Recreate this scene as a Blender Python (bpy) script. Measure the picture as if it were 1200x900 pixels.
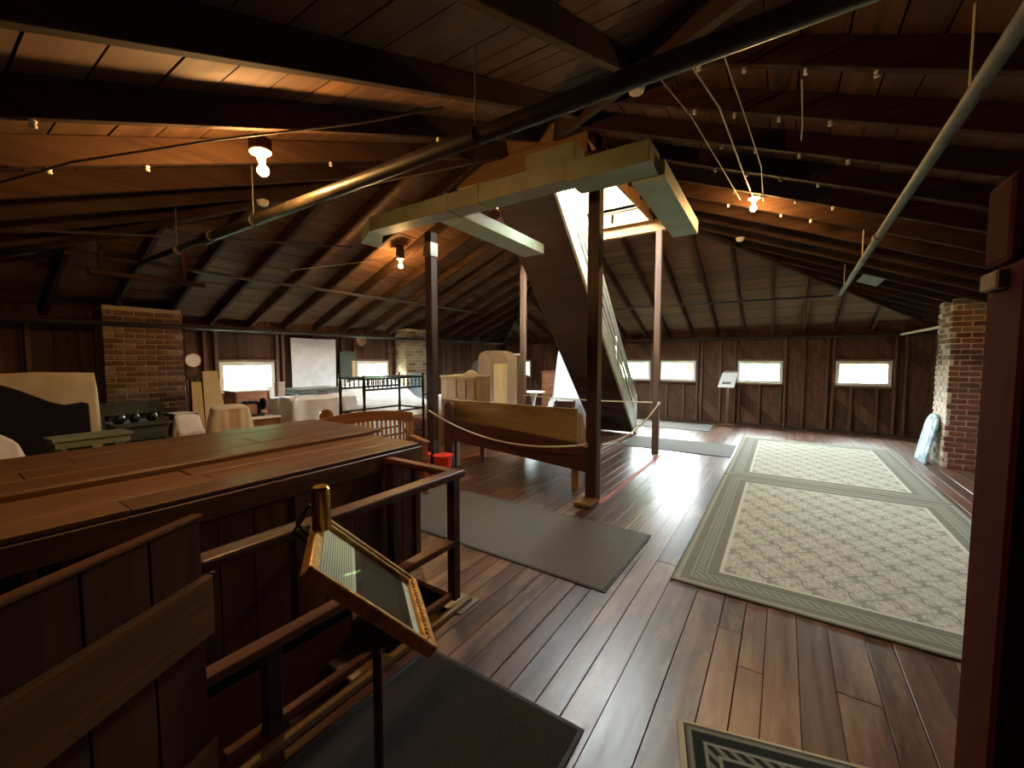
import bpy, bmesh, math, random
from mathutils import Vector, Matrix

random.seed(7)
for o in list(bpy.data.objects):
    bpy.data.objects.remove(o, do_unlink=True)
scene = bpy.context.scene
COL = scene.collection

# ------------------------------------------------------------------ camera
FPX, HORIZON, VPX, EYE = 480.0, 420.0, 918.0, 1.6
pitch = math.atan((450 - HORIZON) / FPX)
yaw = math.atan((VPX - 600) / (FPX / math.cos(pitch)))
F = Vector((-math.sin(yaw) * math.cos(pitch), math.cos(yaw) * math.cos(pitch), -math.sin(pitch)))
R = Vector((math.cos(yaw), math.sin(yaw), 0))
U = R.cross(F)
cam = bpy.data.cameras.new('camera')
cam.sensor_width = 36.0
cam.lens = FPX / 1200 * 36.0
cam.clip_start = 0.02
cam_ob = bpy.data.objects.new('camera', cam)
COL.objects.link(cam_ob)
cam_ob.matrix_world = Matrix(((R.x, U.x, -F.x, 0), (R.y, U.y, -F.y, 0), (R.z, U.z, -F.z, EYE), (0, 0, 0, 1)))
scene.camera = cam_ob

# ------------------------------------------------------------------ overcast sky, exposure
SKY = 150.0
BULB = 1500.0
world = bpy.data.worlds.new('overcast_sky')
scene.world = world
world.use_nodes = True
bg = world.node_tree.nodes['Background']
bg.inputs[0].default_value = (0.93, 0.97, 1.0, 1)
bg.inputs[1].default_value = SKY
scene.view_settings.view_transform = 'Standard'
scene.view_settings.look = 'None'
scene.view_settings.gamma = 1
scene.view_settings.use_curve_mapping = False
scene.view_settings.exposure = 0.45


def portal(loc, sx, sy, rot):
    l = bpy.data.lights.new('daylight_portal', 'AREA')
    l.shape = 'RECTANGLE'
    l.size, l.size_y = sx, sy
    l.cycles.is_portal = True
    o = bpy.data.objects.new('daylight_portal', l)
    COL.objects.link(o)
    o.location = loc
    o.rotation_euler = rot
    return o


# ------------------------------------------------------------------ materials
def lin(h):
    h = h.lstrip('#')
    out = []
    for i in (0, 2, 4):
        c = int(h[i:i + 2], 16) / 255
        out.append(c / 12.92 if c <= .04045 else ((c + .055) / 1.055) ** 2.4)
    return (*out, 1)


class NT:
    """small helper around a node tree"""
    def __init__(s, name):
        s.m = bpy.data.materials.new(name)
        s.m.use_nodes = True
        s.t = s.m.node_tree
        s.b = s.t.nodes['Principled BSDF']

    def n(s, typ, **kw):
        nd = s.t.nodes.new(typ)
        for k, v in kw.items():
            setattr(nd, k, v)
        return nd

    def l(s, a, b):
        s.t.links.new(a, b)

    def val(s, op, a, b=None, c=None):
        nd = s.n('ShaderNodeMath', operation=op)
        for i, x in enumerate((a, b, c)):
            if x is None:
                continue
            if hasattr(x, 'links'):
                s.l(x, nd.inputs[i])
            else:
                nd.inputs[i].default_value = x
        return nd.outputs[0]

    def mix(s, fac, a, b, blend='MIX'):
        nd = s.n('ShaderNodeMix', data_type='RGBA', blend_type=blend)
        for sock, x in ((nd.inputs[0], fac), (nd.inputs[6], a), (nd.inputs[7], b)):
            if hasattr(x, 'links'):
                s.l(x, sock)
            else:
                sock.default_value = x
        return nd.outputs[2]

    def ramp(s, fac, stops):
        nd = s.n('ShaderNodeValToRGB')
        e = nd.color_ramp.elements
        while len(e) < len(stops):
            e.new(0.5)
        for el, (p, c) in zip(e, stops):
            el.position = p
            el.color = c
        s.l(fac, nd.inputs[0])
        return nd.outputs[0]


def wood(name, c1, c2, axis='y', rough=0.6, grain=9.0, wear=None, wear_amt=0.5, vary=0.35, bump=0.25, spec=0.4, wear_scale=0.9):
    k = NT(name)
    tc = k.n('ShaderNodeTexCoord')
    oi = k.n('ShaderNodeObjectInfo')
    off = k.val('MULTIPLY', oi.outputs['Random'], 37.0)
    add = k.n('ShaderNodeVectorMath', operation='ADD')
    k.l(tc.outputs['Object'], add.inputs[0])
    k.l(off, add.inputs[1])
    mp = k.n('ShaderNodeMapping')
    k.l(add.outputs[0], mp.inputs[0])
    sc = [grain, grain, grain]
    sc['xyz'.index(axis)] = grain * 0.06
    mp.inputs['Scale'].default_value = sc
    nz = k.n('ShaderNodeTexNoise')
    k.l(mp.outputs[0], nz.inputs['Vector'])
    nz.inputs['Scale'].default_value = 3.0
    nz.inputs['Detail'].default_value = 7
    nz.inputs['Roughness'].default_value = 0.62
    col = k.ramp(nz.outputs[0], [(0.3, lin(c1)), (0.72, lin(c2))])
    br = k.n('ShaderNodeMapRange')
    k.l(oi.outputs['Random'], br.inputs[0])
    br.inputs[3].default_value = 1 - vary
    br.inputs[4].default_value = 1 + vary
    col = k.mix(1.0, col, br.outputs[0], 'MULTIPLY')
    if wear:
        mp2 = k.n('ShaderNodeMapping')
        k.l(add.outputs[0], mp2.inputs[0])
        s2 = [wear_scale * 2.2] * 3
        s2['xyz'.index(axis)] = wear_scale * 0.45
        mp2.inputs['Scale'].default_value = s2
        n2 = k.n('ShaderNodeTexNoise')
        k.l(mp2.outputs[0], n2.inputs['Vector'])
        n2.inputs['Scale'].default_value = 2.4
        n2.inputs['Detail'].default_value = 8
        n2.inputs['Roughness'].default_value = 0.7
        f = k.n('ShaderNodeMapRange')
        k.l(n2.outputs[0], f.inputs[0])
        f.inputs[1].default_value = 0.60 - 0.2 * wear_amt
        f.inputs[2].default_value = 0.72 - 0.1 * wear_amt
        f.inputs[4].default_value = 0.85
        col = k.mix(f.outputs[0], col, lin(wear))
    k.l(col, k.b.inputs['Base Color'])
    rr = k.n('ShaderNodeMapRange')
    k.l(nz.outputs[0], rr.inputs[0])
    rr.inputs[3].default_value = rough - 0.1
    rr.inputs[4].default_value = rough + 0.12
    k.l(rr.outputs[0], k.b.inputs['Roughness'])
    k.b.inputs['Specular IOR Level'].default_value = spec
    bp = k.n('ShaderNodeBump')
    bp.inputs['Strength'].default_value = bump
    bp.inputs['Distance'].default_value = 0.004
    k.l(nz.outputs[0], bp.inputs['Height'])
    k.l(bp.outputs[0], k.b.inputs['Normal'])
    return k.m


def plain(name, c, rough=0.6, metal=0.0, c2=None, scale=8.0, bump=0.0, spec=0.5, vary=0.0):
    k = NT(name)
    tc = k.n('ShaderNodeTexCoord')
    nz = k.n('ShaderNodeTexNoise')
    k.l(tc.outputs['Object'], nz.inputs['Vector'])
    nz.inputs['Scale'].default_value = scale
    nz.inputs['Detail'].default_value = 5
    col = k.ramp(nz.outputs[0], [(0.3, lin(c)), (0.7, lin(c2 or c))])
    if vary:
        oi = k.n('ShaderNodeObjectInfo')
        br = k.n('ShaderNodeMapRange')
        k.l(oi.outputs['Random'], br.inputs[0])
        br.inputs[3].default_value = 1 - vary
        br.inputs[4].default_value = 1 + vary
        col = k.mix(1.0, col, br.outputs[0], 'MULTIPLY')
    k.l(col, k.b.inputs['Base Color'])
    k.b.inputs['Roughness'].default_value = rough
    k.b.inputs['Metallic'].default_value = metal
    k.b.inputs['Specular IOR Level'].default_value = spec
    if bump:
        bp = k.n('ShaderNodeBump')
        bp.inputs['Strength'].default_value = bump
        bp.inputs['Distance'].default_value = 0.01
        k.l(nz.outputs[0], bp.inputs['Height'])
        k.l(bp.outputs[0], k.b.inputs['Normal'])
    return k.m


def glass_mat(name):
    k = NT(name)
    tr = k.n('ShaderNodeBsdfTransparent')
    tr.inputs[0].default_value = (0.93, 0.97, 0.95, 1)
    gl = k.n('ShaderNodeBsdfGlossy')
    gl.inputs['Roughness'].default_value = 0.03
    mx = k.n('ShaderNodeMixShader')
    mx.inputs[0].default_value = 0.06
    k.l(tr.outputs[0], mx.inputs[1])
    k.l(gl.outputs[0], mx.inputs[2])
    out = k.t.nodes['Material Output']
    k.l(mx.outputs[0], out.inputs[0])
    return k.m


def emit(name, c, s):
    k = NT(name)
    k.b.inputs['Base Color'].default_value = c
    k.b.inputs['Emission Color'].default_value = c
    k.b.inputs['Emission Strength'].default_value = s
    return k.m


M = {}
M['floor'] = wood('floor_plank_wood', '#3e261b', '#704c3b', 'y', 0.33, 7, wear='#94765c', wear_amt=0.4, vary=0.35, bump=0.3, spec=0.7)
M['subfloor'] = wood('subfloor_wood', '#0c0704', '#1a100a', 'y', 0.9)
M['rafter_x'] = wood('rafter_wood_x', '#2c1a0f', '#46301d', 'x', 0.85, 7, vary=0.2, spec=.15)
M['rafter_y'] = wood('rafter_wood_y', '#2c1a0f', '#46301d', 'y', 0.85, 7, vary=0.2, spec=.15)
M['sheath_x'] = wood('sheathing_wood_x', '#422a16', '#6b4928', 'x', 0.8, 6, vary=0.25)
M['sheath_y'] = wood('sheathing_wood_y', '#422a16', '#6b4928', 'y', 0.8, 6, vary=0.25)
M['roofskin'] = wood('roof_underlay', '#0a0604', '#140c07', 'x', 0.9)
M['wall'] = wood('wall_board_wood', '#402a1d', '#5c4130', 'z', 0.85, 6, vary=0.25, spec=.2)
M['wall_diag'] = wood('wall_diagonal_wood', '#432c1f', '#634632', 'z', 0.85, 6, vary=0.3, spec=.2)
M['stud'] = wood('stud_wood', '#4a3122', '#6a4a35', 'z', 0.75, 7, vary=0.2)
M['wallskin'] = wood('wall_outer_wood', '#130b07', '#1f130c', 'z', 0.9)
M['plate'] = wood('plate_wood', '#38261a', '#553c29', 'x', 0.8, 6)
M['box_top'] = wood('enclosure_top_wood', '#472c17', '#6f4a27', 'y', 0.5, 8, vary=0.15, spec=0.35)
M['box_front'] = wood('enclosure_board_wood', '#432716', '#6b432a', 'z', 0.5, 7, vary=0.2)
M['box_fascia'] = wood('enclosure_fascia_wood', '#4a2c14', '#6f4520', 'y', 0.45, 7, vary=0.1)
M['rail'] = wood('railing_wood', '#40241a', '#5e3a28', 'y', 0.4, 8, vary=0.1, spec=0.35)
M['rail_z'] = wood('railing_post_wood', '#2c1710', '#472a1c', 'z', 0.4, 8, vary=0.1)
M['curb'] = wood('curb_wood', '#6b5238', '#96784f', 'y', 0.6, 8)
M['gate_z'] = wood('gate_board_wood', '#2a160b', '#42250f', 'z', 0.9, 7, vary=0.15, spec=.1)
M['gate_x'] = wood('gate_batten_wood', '#40240f', '#5c381a', 'x', 0.9, 7, vary=0.1, spec=.1)
M['post_dark'] = wood('post_dark_wood', '#33201a', '#523629', 'z', 0.6, 8, vary=0.1)
M['post_pale'] = wood('post_pale_wood', '#4f3729', '#6f5342', 'z', 0.65, 8, vary=0.1)
M['red_post'] = wood('door_post_wood', '#301006', '#451a0a', 'z', 0.9, 6, vary=0.05, spec=.08)
M['beam_pale'] = wood('beam_pale_wood', '#7a5630', '#9c7646', 'x', 0.7, 6, vary=0.1)
M['stair_dark'] = wood('stair_soffit_wood', '#33231a', '#4d372a', 'x', 0.75, 6, vary=0.25)
M['stair_paint'] = plain('stair_grey_paint', '#b9bcb4', 0.5, c2='#d6d8d0', scale=14)
M['stair_tread'] = wood('stair_tread_wood', '#6a5240', '#8f765f', 'x', 0.5, 7)
M['oak'] = wood('worn_light_wood', '#a08552', '#c6a973', 'x', 0.6, 3, wear='#75603a', wear_amt=0.6, vary=0.12)
M['oak_z'] = wood('worn_light_wood_z', '#8a6a42', '#b08f62', 'z', 0.6, 5, vary=0.12)
M['pine_z'] = wood('aged_pine_z', '#96703f', '#bd9660', 'z', 0.6, 6, vary=0.12)
M['cab_z'] = wood('brown_cabinet_wood', '#6b4b31', '#8b6748', 'z', 0.6, 6, vary=0.12)
M['mahog'] = wood('reddish_bed_wood', '#45241a', '#623420', 'x', 0.5, 6, vary=0.08)
M['mahog_z'] = wood('reddish_bed_wood_z', '#45241a', '#623420', 'z', 0.42, 6, vary=0.08)
M['dark_z'] = wood('near_black_wood', '#100a08', '#1a100c', 'z', 0.85, 6, vary=0.1)
M['dark_x'] = wood('near_black_wood_x', '#1b110c', '#30201a', 'y', 0.5, 6, vary=0.1)
M['bench_y'] = wood('honey_bench_wood', '#6a4020', '#8f5c30', 'x', 0.35, 7, vary=0.1, spec=0.5)
M['bench_z'] = wood('honey_bench_wood_z', '#7a4c28', '#a26b3c', 'z', 0.4, 7, vary=0.1)
M['greenwood'] = wood('pale_green_painted_wood', '#6d715c', '#959a82', 'y', 0.7, 6, vary=0.1)
M['greendark'] = wood('dull_green_painted_wood', '#353a30', '#4f5647', 'y', 0.7, 6, vary=0.1)
M['cardboard'] = plain('tan_board', '#c2a878', 0.8, c2='#d8c294', scale=4)
M['sheet'] = plain('white_sheet_cloth', '#d3d5d8', 0.85, c2='#e8eaec', scale=6, bump=0.9)
M['beige'] = plain('beige_cloth', '#c6b190', 0.9, c2='#dac7a6', scale=6, bump=0.9)
M['paper'] = plain('white_paper', '#e4e4e2', 0.8, c2='#f0f0ee')
M['candle'] = plain('white_card', '#d9d4cc', 0.7, c2='#e6e2da')
M['duct'] = plain('grey_green_duct_metal', '#64644f', 0.5, 0.0, c2='#767660', scale=5, spec=0.5)
M['duct_pale'] = plain('pale_green_duct_metal', '#8b9683', 0.55, 0.0, c2='#a3ad97', scale=5, spec=0.4)
M['pipe_dark'] = plain('dark_iron_pipe', '#2c261e', 0.42, 0.6, c2='#4c4232', scale=6)
M['pipe_pale'] = plain('pale_painted_pipe', '#4c4e46', 0.7, 0.0, c2='#66695e', scale=10)
M['pipe_thin'] = plain('thin_black_pipe', '#2a221b', 0.5, 0.3, c2='#3a3027', scale=10)
M['steel'] = plain('bright_steel', '#b9b6ae', 0.3, 0.9, c2='#8f8c85', scale=9)
M['wire'] = plain('cloth_wire', '#4a4037', 0.8, c2='#5f5448')
M['wire_pale'] = plain('pale_wire', '#b5a88e', 0.6, c2='#c8bca2')
M['ceramic'] = plain('white_ceramic', '#e6ded0', 0.3, c2='#f2ece0')
M['detector'] = plain('cream_plastic', '#d8d0bd', 0.5, c2='#e2dbc9')
M['black'] = plain('black_plastic', '#0d0c0c', 0.45, c2='#181616')
M['iron'] = plain('black_iron', '#141211', 0.4, 0.5, c2='#262220')
M['brass'] = plain('polished_brass', '#8a6a25', 0.22, 1.0, c2='#b8923a', scale=4)
M['gilt'] = plain('gilt_frame', '#a3763a', 0.4, 0.5, c2='#dcae66', scale=40, bump=0.4)
M['gilt_dark'] = plain('gilt_dark_groove', '#3d2c17', 0.5, 0.3, c2='#5a4222', scale=30)
M['red'] = plain('red_plastic', '#c9281c', 0.4, c2='#d83a2a')
M['red_panel'] = plain('red_cloth_panel', '#8e2a22', 0.8, c2='#a33a30')
M['tape'] = plain('red_floor_tape', '#a8433a', 0.6, c2='#bf5a4c', scale=20)
M['matgrey'] = plain('grey_rubber_mat', '#5b5750', 0.85, c2='#67635b', scale=60, bump=0.15, spec=0.25)
M['matedge'] = plain('black_rubber_edge', '#1c1b1a', 0.7, c2='#262524')
M['matdark'] = plain('dark_brown_mat', '#241e18', 0.9, c2='#2d261e', scale=60, bump=0.15, spec=0.2)
M['rope'] = plain('pale_cotton_rope', '#cfc4b2', 0.85, c2='#e0d7c6', scale=60)
M['glass'] = glass_mat('window_glass')
M['frame'] = plain('white_window_frame', '#d9dad2', 0.5, c2='#e6e7e0')
M['sill'] = wood('window_trim_wood', '#5b4331', '#7a5f4a', 'x', 0.7, 7, vary=0.1)
M['mortar'] = plain('lime_mortar', '#8a7866', 0.95, c2='#a0907a', scale=25, bump=0.5)
M['brick'] = plain('red_brick', '#5a3428', 0.9, c2='#7b4c3c', scale=20, bump=0.5, vary=0.3)
M['brick_daylit'] = plain('brick_painted_daylight', '#b8aa9a', 0.9, c2='#d6cbbc', scale=14, bump=0.5, vary=0.15)  # daylight falling on the right chimney's west face, put into the brick colour
M['brick_brown'] = plain('sooty_brown_brick', '#4a3024', 0.9, c2='#6e503c', scale=16, bump=0.5, vary=0.3)
M['brick_tan'] = plain('plastered_tan_brick', '#6b5846', 0.9, c2='#8a745c', scale=14, bump=0.5, vary=0.2)
M['leaf'] = plain('green_leaves', '#2f4519', 0.7, c2='#526b35', scale=3)
M['grass'] = plain('grass_ground', '#3c4a2a', 0.9, c2='#55633c', scale=0.5)
M['blue'] = None
M['greymetal'] = plain('grey_sheet_metal', '#7b8488', 0.4, 0.6, c2='#95a0a4', scale=4)
M['upholstery'] = plain('grey_green_upholstery', '#55605a', 0.85, c2='#66726b', scale=20)
M['bulbglass'] = emit('glowing_bulb', (1.0, 0.55, 0.19, 1), BULB)
M['drawer'] = wood('brown_drawer_wood', '#7a4c30', '#9c6847', 'x', 0.5, 6, vary=0.1)


# ------------------------------------------------------------------ mesh builder
class MB:
    def __init__(s):
        s.v, s.f = [], []

    def add(s, vs, fs):
        b = len(s.v)
        s.v += [tuple(p) for p in vs]
        s.f += [tuple(i + b for i in f) for f in fs]
        return s

    def bx(s, x0, x1, y0, y1, z0, z1):
        return s.add([(x0, y0, z0), (x1, y0, z0), (x1, y1, z0), (x0, y1, z0), (x0, y0, z1), (x1, y0, z1), (x1, y1, z1), (x0, y1, z1)],
                     [(0, 3, 2, 1), (4, 5, 6, 7), (0, 1, 5, 4), (1, 2, 6, 5), (2, 3, 7, 6), (3, 0, 4, 7)])

    def slab(s, poly, off):
        """extrude a planar polygon (3d points) by a vector"""
        n = len(poly)
        o = Vector(off)
        vs = [Vector(p) for p in poly] + [Vector(p) + o for p in poly]
        fs = [tuple(range(n - 1, -1, -1)), tuple(range(n, 2 * n))]
        for i in range(n):
            j = (i + 1) % n
            fs.append((i, j, j + n, i + n))
        return s.add(vs, fs)

    def beam(s, p0, p1, w, h, up=(0, 0, 1)):
        p0, p1 = Vector(p0), Vector(p1)
        d = (p1 - p0).normalized()
        sd = d.cross(Vector(up))
        if sd.length < 1e-4:
            sd = d.cross(Vector((1, 0, 0)))
        sd.normalize()
        uu = sd.cross(d)
        q = [p0 + sd * a * w / 2 + uu * b * h / 2 for a, b in ((-1, -1), (1, -1), (1, 1), (-1, 1))]
        return s.slab(q, p1 - p0)

    def tube(s, pts, r, n=8, cap=True):
        pts = [Vector(p) for p in pts]
        rs = r if isinstance(r, (list, tuple)) else [r] * len(pts)
        b = len(s.v)
        ref = None
        for i, p in enumerate(pts):
            d = (pts[min(i + 1, len(pts) - 1)] - pts[max(i - 1, 0)]).normalized()
            if ref is None:
                ref = d.cross(Vector((0, 0, 1)))
                if ref.length < 1e-3:
                    ref = d.cross(Vector((1, 0, 0)))
            ref = (ref - d * ref.dot(d)).normalized()
            w = d.cross(ref)
            for k in range(n):
                a = 2 * math.pi * k / n
                s.v.append(tuple(p + (ref * math.cos(a) + w * math.sin(a)) * rs[i]))
        for i in range(len(pts) - 1):
            for k in range(n):
                k2 = (k + 1) % n
                s.f.append((b + i * n + k, b + i * n + k2, b + (i + 1) * n + k2, b + (i + 1) * n + k))
        if cap:
            s.f.append(tuple(b + k for k in range(n - 1, -1, -1)))
            e = b + (len(pts) - 1) * n
            s.f.append(tuple(e + k for k in range(n)))
        return s

    def lathe(s, prof, n=16, c=(0, 0, 0), axis=(0, 0, 1)):
        ax = Vector(axis).normalized()
        u = ax.cross(Vector((0, 1, 0)))
        if u.length < 1e-3:
            u = ax.cross(Vector((1, 0, 0)))
        u.normalize()
        w = ax.cross(u)
        c = Vector(c)
        b = len(s.v)
        for r, z in prof:
            for k in range(n):
                a = 2 * math.pi * k / n
                s.v.append(tuple(c + ax * z + (u * math.cos(a) + w * math.sin(a)) * max(r, 1e-4)))
        for i in range(len(prof) - 1):
            for k in range(n):
                k2 = (k + 1) % n
                s.f.append((b + i * n + k, b + i * n + k2, b + (i + 1) * n + k2, b + (i + 1) * n + k))
        s.f.append(tuple(b + k for k in range(n - 1, -1, -1)))
        e = b + (len(prof) - 1) * n
        s.f.append(tuple(e + k for k in range(n)))
        return s

    def mesh(s, name, bevel=0.0, smooth=False, seg=1):
        me = bpy.data.meshes.new(name)
        me.from_pydata(s.v, [], s.f)
        bm = bmesh.new()
        bm.from_mesh(me)
        bmesh.ops.recalc_face_normals(bm, faces=bm.faces)
        if bevel:
            ed = [e for e in bm.edges if len(e.link_faces) == 2 and e.calc_face_angle(0) > 0.5]
            bmesh.ops.bevel(bm, geom=ed, offset=bevel, segments=seg, affect='EDGES', profile=0.5, clamp_overlap=True)
        if smooth:
            for f in bm.faces:
                f.smooth = True
            for e in bm.edges:
                if len(e.link_faces) == 2 and e.calc_face_angle(0) > 0.7:
                    e.smooth = False
        bm.to_mesh(me)
        bm.free()
        return me


def link(name, me, mat, parent=None, loc=(0, 0, 0), rot=(0, 0, 0)):
    if mat is not None and not me.materials:
        me.materials.append(mat)
    o = bpy.data.objects.new(name, me)
    COL.objects.link(o)
    o.parent = parent
    o.location = loc
    o.rotation_euler = rot
    return o


def part(name, mb, mat, parent, bevel=0.0, smooth=False, label=None, kind=None, seg=1):
    o = link(name, mb.mesh(name, bevel, smooth, seg), mat, parent)
    if label:
        o['label'] = label
    if kind:
        o['kind'] = kind
    return o


def tag(o, label, cat, group=None, kind=None):
    o['label'] = label
    o['category'] = cat
    if group:
        o['group'] = group
    if kind:
        o['kind'] = kind
    return o


def root(name, label, cat, loc=(0, 0, 0), rz=0.0, group=None, kind=None):
    o = bpy.data.objects.new(name, None)
    o.empty_display_size = 0.1
    COL.objects.link(o)
    o.location = loc
    o.rotation_euler = (0, 0, rz)
    return tag(o, label, cat, group, kind)


def solo(name, mb, mat, label, cat, loc=(0, 0, 0), rz=0.0, group=None, kind=None, bevel=0.0, smooth=False, seg=1):
    o = link(name, mb.mesh(name, bevel, smooth, seg), mat, None, loc, (0, 0, rz))
    return tag(o, label, cat, group, kind)


def copy_tree(o, parent=None):
    c = o.copy()
    COL.objects.link(c)
    c.parent = parent
    for ch in o.children:
        copy_tree(ch, c)
    return c


def drape(w, d, hf, zbot, fold=0.03, nper=96, seed=0, freq=9, flare=0.06, rings=7, sk=8, floor_jit=0.0):
    """cloth over a w x d footprint: hf(x,y) gives the top height, skirts fall to zbot with folds"""
    fold *= 1.8
    rnd = random.Random(seed)
    ph = [rnd.uniform(0, 6.28) for _ in range(6)]
    mb = MB()
    per = []
    for i in range(nper):
        t = i / nper * 4
        sd, f = int(t), t - int(t)
        p = [(-1 + 2 * f, -1), (1, -1 + 2 * f), (1 - 2 * f, 1), (-1, 1 - 2 * f)][sd]
        # round the corners a little
        m = max(abs(p[0]), abs(p[1]))
        L = (abs(p[0]) ** 8 + abs(p[1]) ** 8) ** (1 / 8)
        per.append((p[0] / L * w / 2, p[1] / L * d / 2))
    mb.v.append((0, 0, hf(0, 0)))
    lv = []
    for k in range(1, rings + 1):
        s = k / rings
        ring = []
        for (x, y) in per:
            ring.append(len(mb.v))
            z = hf(x * s, y * s)
            if k == rings:
                z -= 0.012
            mb.v.append((x * s, y * s, z + 0.008 * math.sin(14 * x * s + ph[0]) * math.sin(11 * y * s + ph[1])))
        lv.append(ring)
    for k in range(1, sk + 1):
        s = k / sk
        ring = []
        for i, (x, y) in enumerate(per):
            a = i / nper * 2 * math.pi
            L = math.hypot(x, y)
            fl = flare * s + fold * s ** .55 * (0.6 * math.sin(freq * a + ph[2]) + 0.4 * math.sin(freq * 1.7 * a + ph[3]) + 0.25 * math.sin(freq * 3.1 * a + ph[4]))
            nx, ny = x / (w / 2), y / (d / 2)
            nl = math.hypot(nx ** 5, ny ** 5) or 1
            ox, oy = nx ** 5 / nl, ny ** 5 / nl
            z0 = hf(x, y) - 0.012
            zb = zbot + floor_jit * (0.5 + 0.5 * math.sin(3 * a + ph[5]))
            ring.append(len(mb.v))
            mb.v.append((x + ox * (fl + 0.012), y + oy * (fl + 0.012), z0 + (zb - z0) * s))
        lv.append(ring)
    for i in range(nper):
        mb.f.append((0, lv[0][i], lv[0][(i + 1) % nper]))
    for a, b in zip(lv, lv[1:]):
        for i in range(nper):
            j = (i + 1) % nper
            mb.f.append((a[i], b[i], b[j], a[j]))
    mb.f.append(tuple(reversed(lv[-1])))
    return mb


# ------------------------------------------------------------------ building dimensions
XW, XE, YS, YN = -7.79, 2.65, -0.6, 11.27
ZE, T = 2.14, 0.404             # rafter underside at the wall, roof slope
HX0, HX1, HY0, HY1 = -3.66, -1.90, 4.32, 6.92   # opening under the cupola
WX0, WX1, WY1 = -2.42, -1.72, 2.02              # stair well in the floor
RD = 0.16                       # rafter depth


def clip(poly, a, b, c):
    """keep a*x+b*y<=c"""
    out = []
    n = len(poly)
    for i in range(n):
        p, q = poly[i], poly[(i + 1) % n]
        dp, dq = a * p[0] + b * p[1] - c, a * q[0] + b * q[1] - c
        if dp <= 0:
            out.append(p)
        if dp * dq < 0:
            t = dp / (dp - dq)
            out.append((p[0] + t * (q[0] - p[0]), p[1] + t * (q[1] - p[1])))
    return out


def area(p):
    return abs(sum(p[i][0] * p[(i + 1) % len(p)][1] - p[(i + 1) % len(p)][0] * p[i][1] for i in range(len(p)))) / 2 if len(p) > 2 else 0


SLOPES = {  # d(x,y) = a*x+b*y+c : distance from the eave
    'S': (0, 1, -YS), 'N': (0, -1, YN), 'W': (1, 0, -XW), 'E': (-1, 0, XE)}


def slope_poly(key, d0, d1):
    """plan polygons of the strip d0..d1 of a slope, without the cupola opening"""
    a, b, c = SLOPES[key]
    p = [(XW - .3, YS - .3), (XE + .3, YS - .3), (XE + .3, YN + .3), (XW - .3, YN + .3)]
    p = clip(p, -a, -b, c - d0)
    p = clip(p, a, b, d1 - c)
    for k2, (a2, b2, c2) in SLOPES.items():
        if k2 != key and len(p) > 2:
            p = clip(p, a - a2, b - b2, c2 - c)
    if len(p) < 3:
        return []
    out = []
    for q in (clip(p, 1, 0, HX0), clip(p, -1, 0, -HX1)):
        out.append(q)
    m = clip(clip(p, -1, 0, -HX0), 1, 0, HX1) if len(p) > 2 else []
    if len(m) > 2:
        out.append(clip(m, 0, 1, HY0))
        out.append(clip(m, 0, -1, -HY1))
    return [q for q in out if area(q) > 2e-3]


def zroof(key, x, y):
    a, b, c = SLOPES[key]
    return ZE + T * (a * x + b * y + c)


# ------------------------------------------------------------------ floor
fl = MB()
fl.bx(XW - .12, WX0, YS - .12, YN + .12, -.16, -.035)
fl.bx(WX0, WX1, WY1, YN + .12, -.16, -.035)
fl.bx(WX1, XE + .12, YS - .12, YN + .12, -.16, -.035)
floor = solo('floor', fl, M['subfloor'], 'worn brown wooden plank floor of the attic', 'floor', kind='structure')
edges = [XW]
for stop in (WX0, WX1, XE):
    while stop - edges[-1] > 0.26:
        edges.append(edges[-1] + random.choice((.115, .125, .13, .14, .15, .17, .19)))
    if stop - edges[-1] > .19:
        edges.append((edges[-1] + stop) / 2)
    edges.append(stop)
for a, b in zip(edges, edges[1:]):
    y = WY1 if (a > WX0 - .01 and b < WX1 + .01) else YS
    first = True
    while y < YN - .01:
        L = random.uniform(1.5, 5.0) if first else random.uniform(3.4, 6.0)
        first = False
        y1 = min(YN, y + L)
        if YN - y1 < 1.0:
            y1 = YN
        dz = random.uniform(-.002, .0015)
        g = random.choice((.0008, .001, .0015, .0025))
        mb = MB().bx(a + g, b - g, y + .002, y1 - .002, -.034, dz)
        part('plank', mb, M['floor'], floor, bevel=.002)
        y = y1

# ------------------------------------------------------------------ roof
sk = MB()
for key in 'SNWE':
    for q in slope_poly(key, -.3, 9):
        sk.slab([(x, y, zroof(key, x, y) + RD + .035) for x, y in q], (0, 0, .06))
ceiling = solo('ceiling', sk, M['roofskin'], 'dark hipped attic roof of bare boards and rafters', 'roof', kind='structure')
for key in 'SNWE':
    mat = M['sheath_x'] if key in 'SN' else M['sheath_y']
    d = -.1
    while d < 5.3:
        w = random.choice((.17, .19, .21, .23))
        for q in slope_poly(key, d + .005, d + w - .005):
            j = random.uniform(0, .006)
            mb = MB().slab([(x, y, zroof(key, x, y) + RD + j) for x, y in q], (0, 0, .024))
            part('roof_board', mb, mat, ceiling)
        d += w


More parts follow.
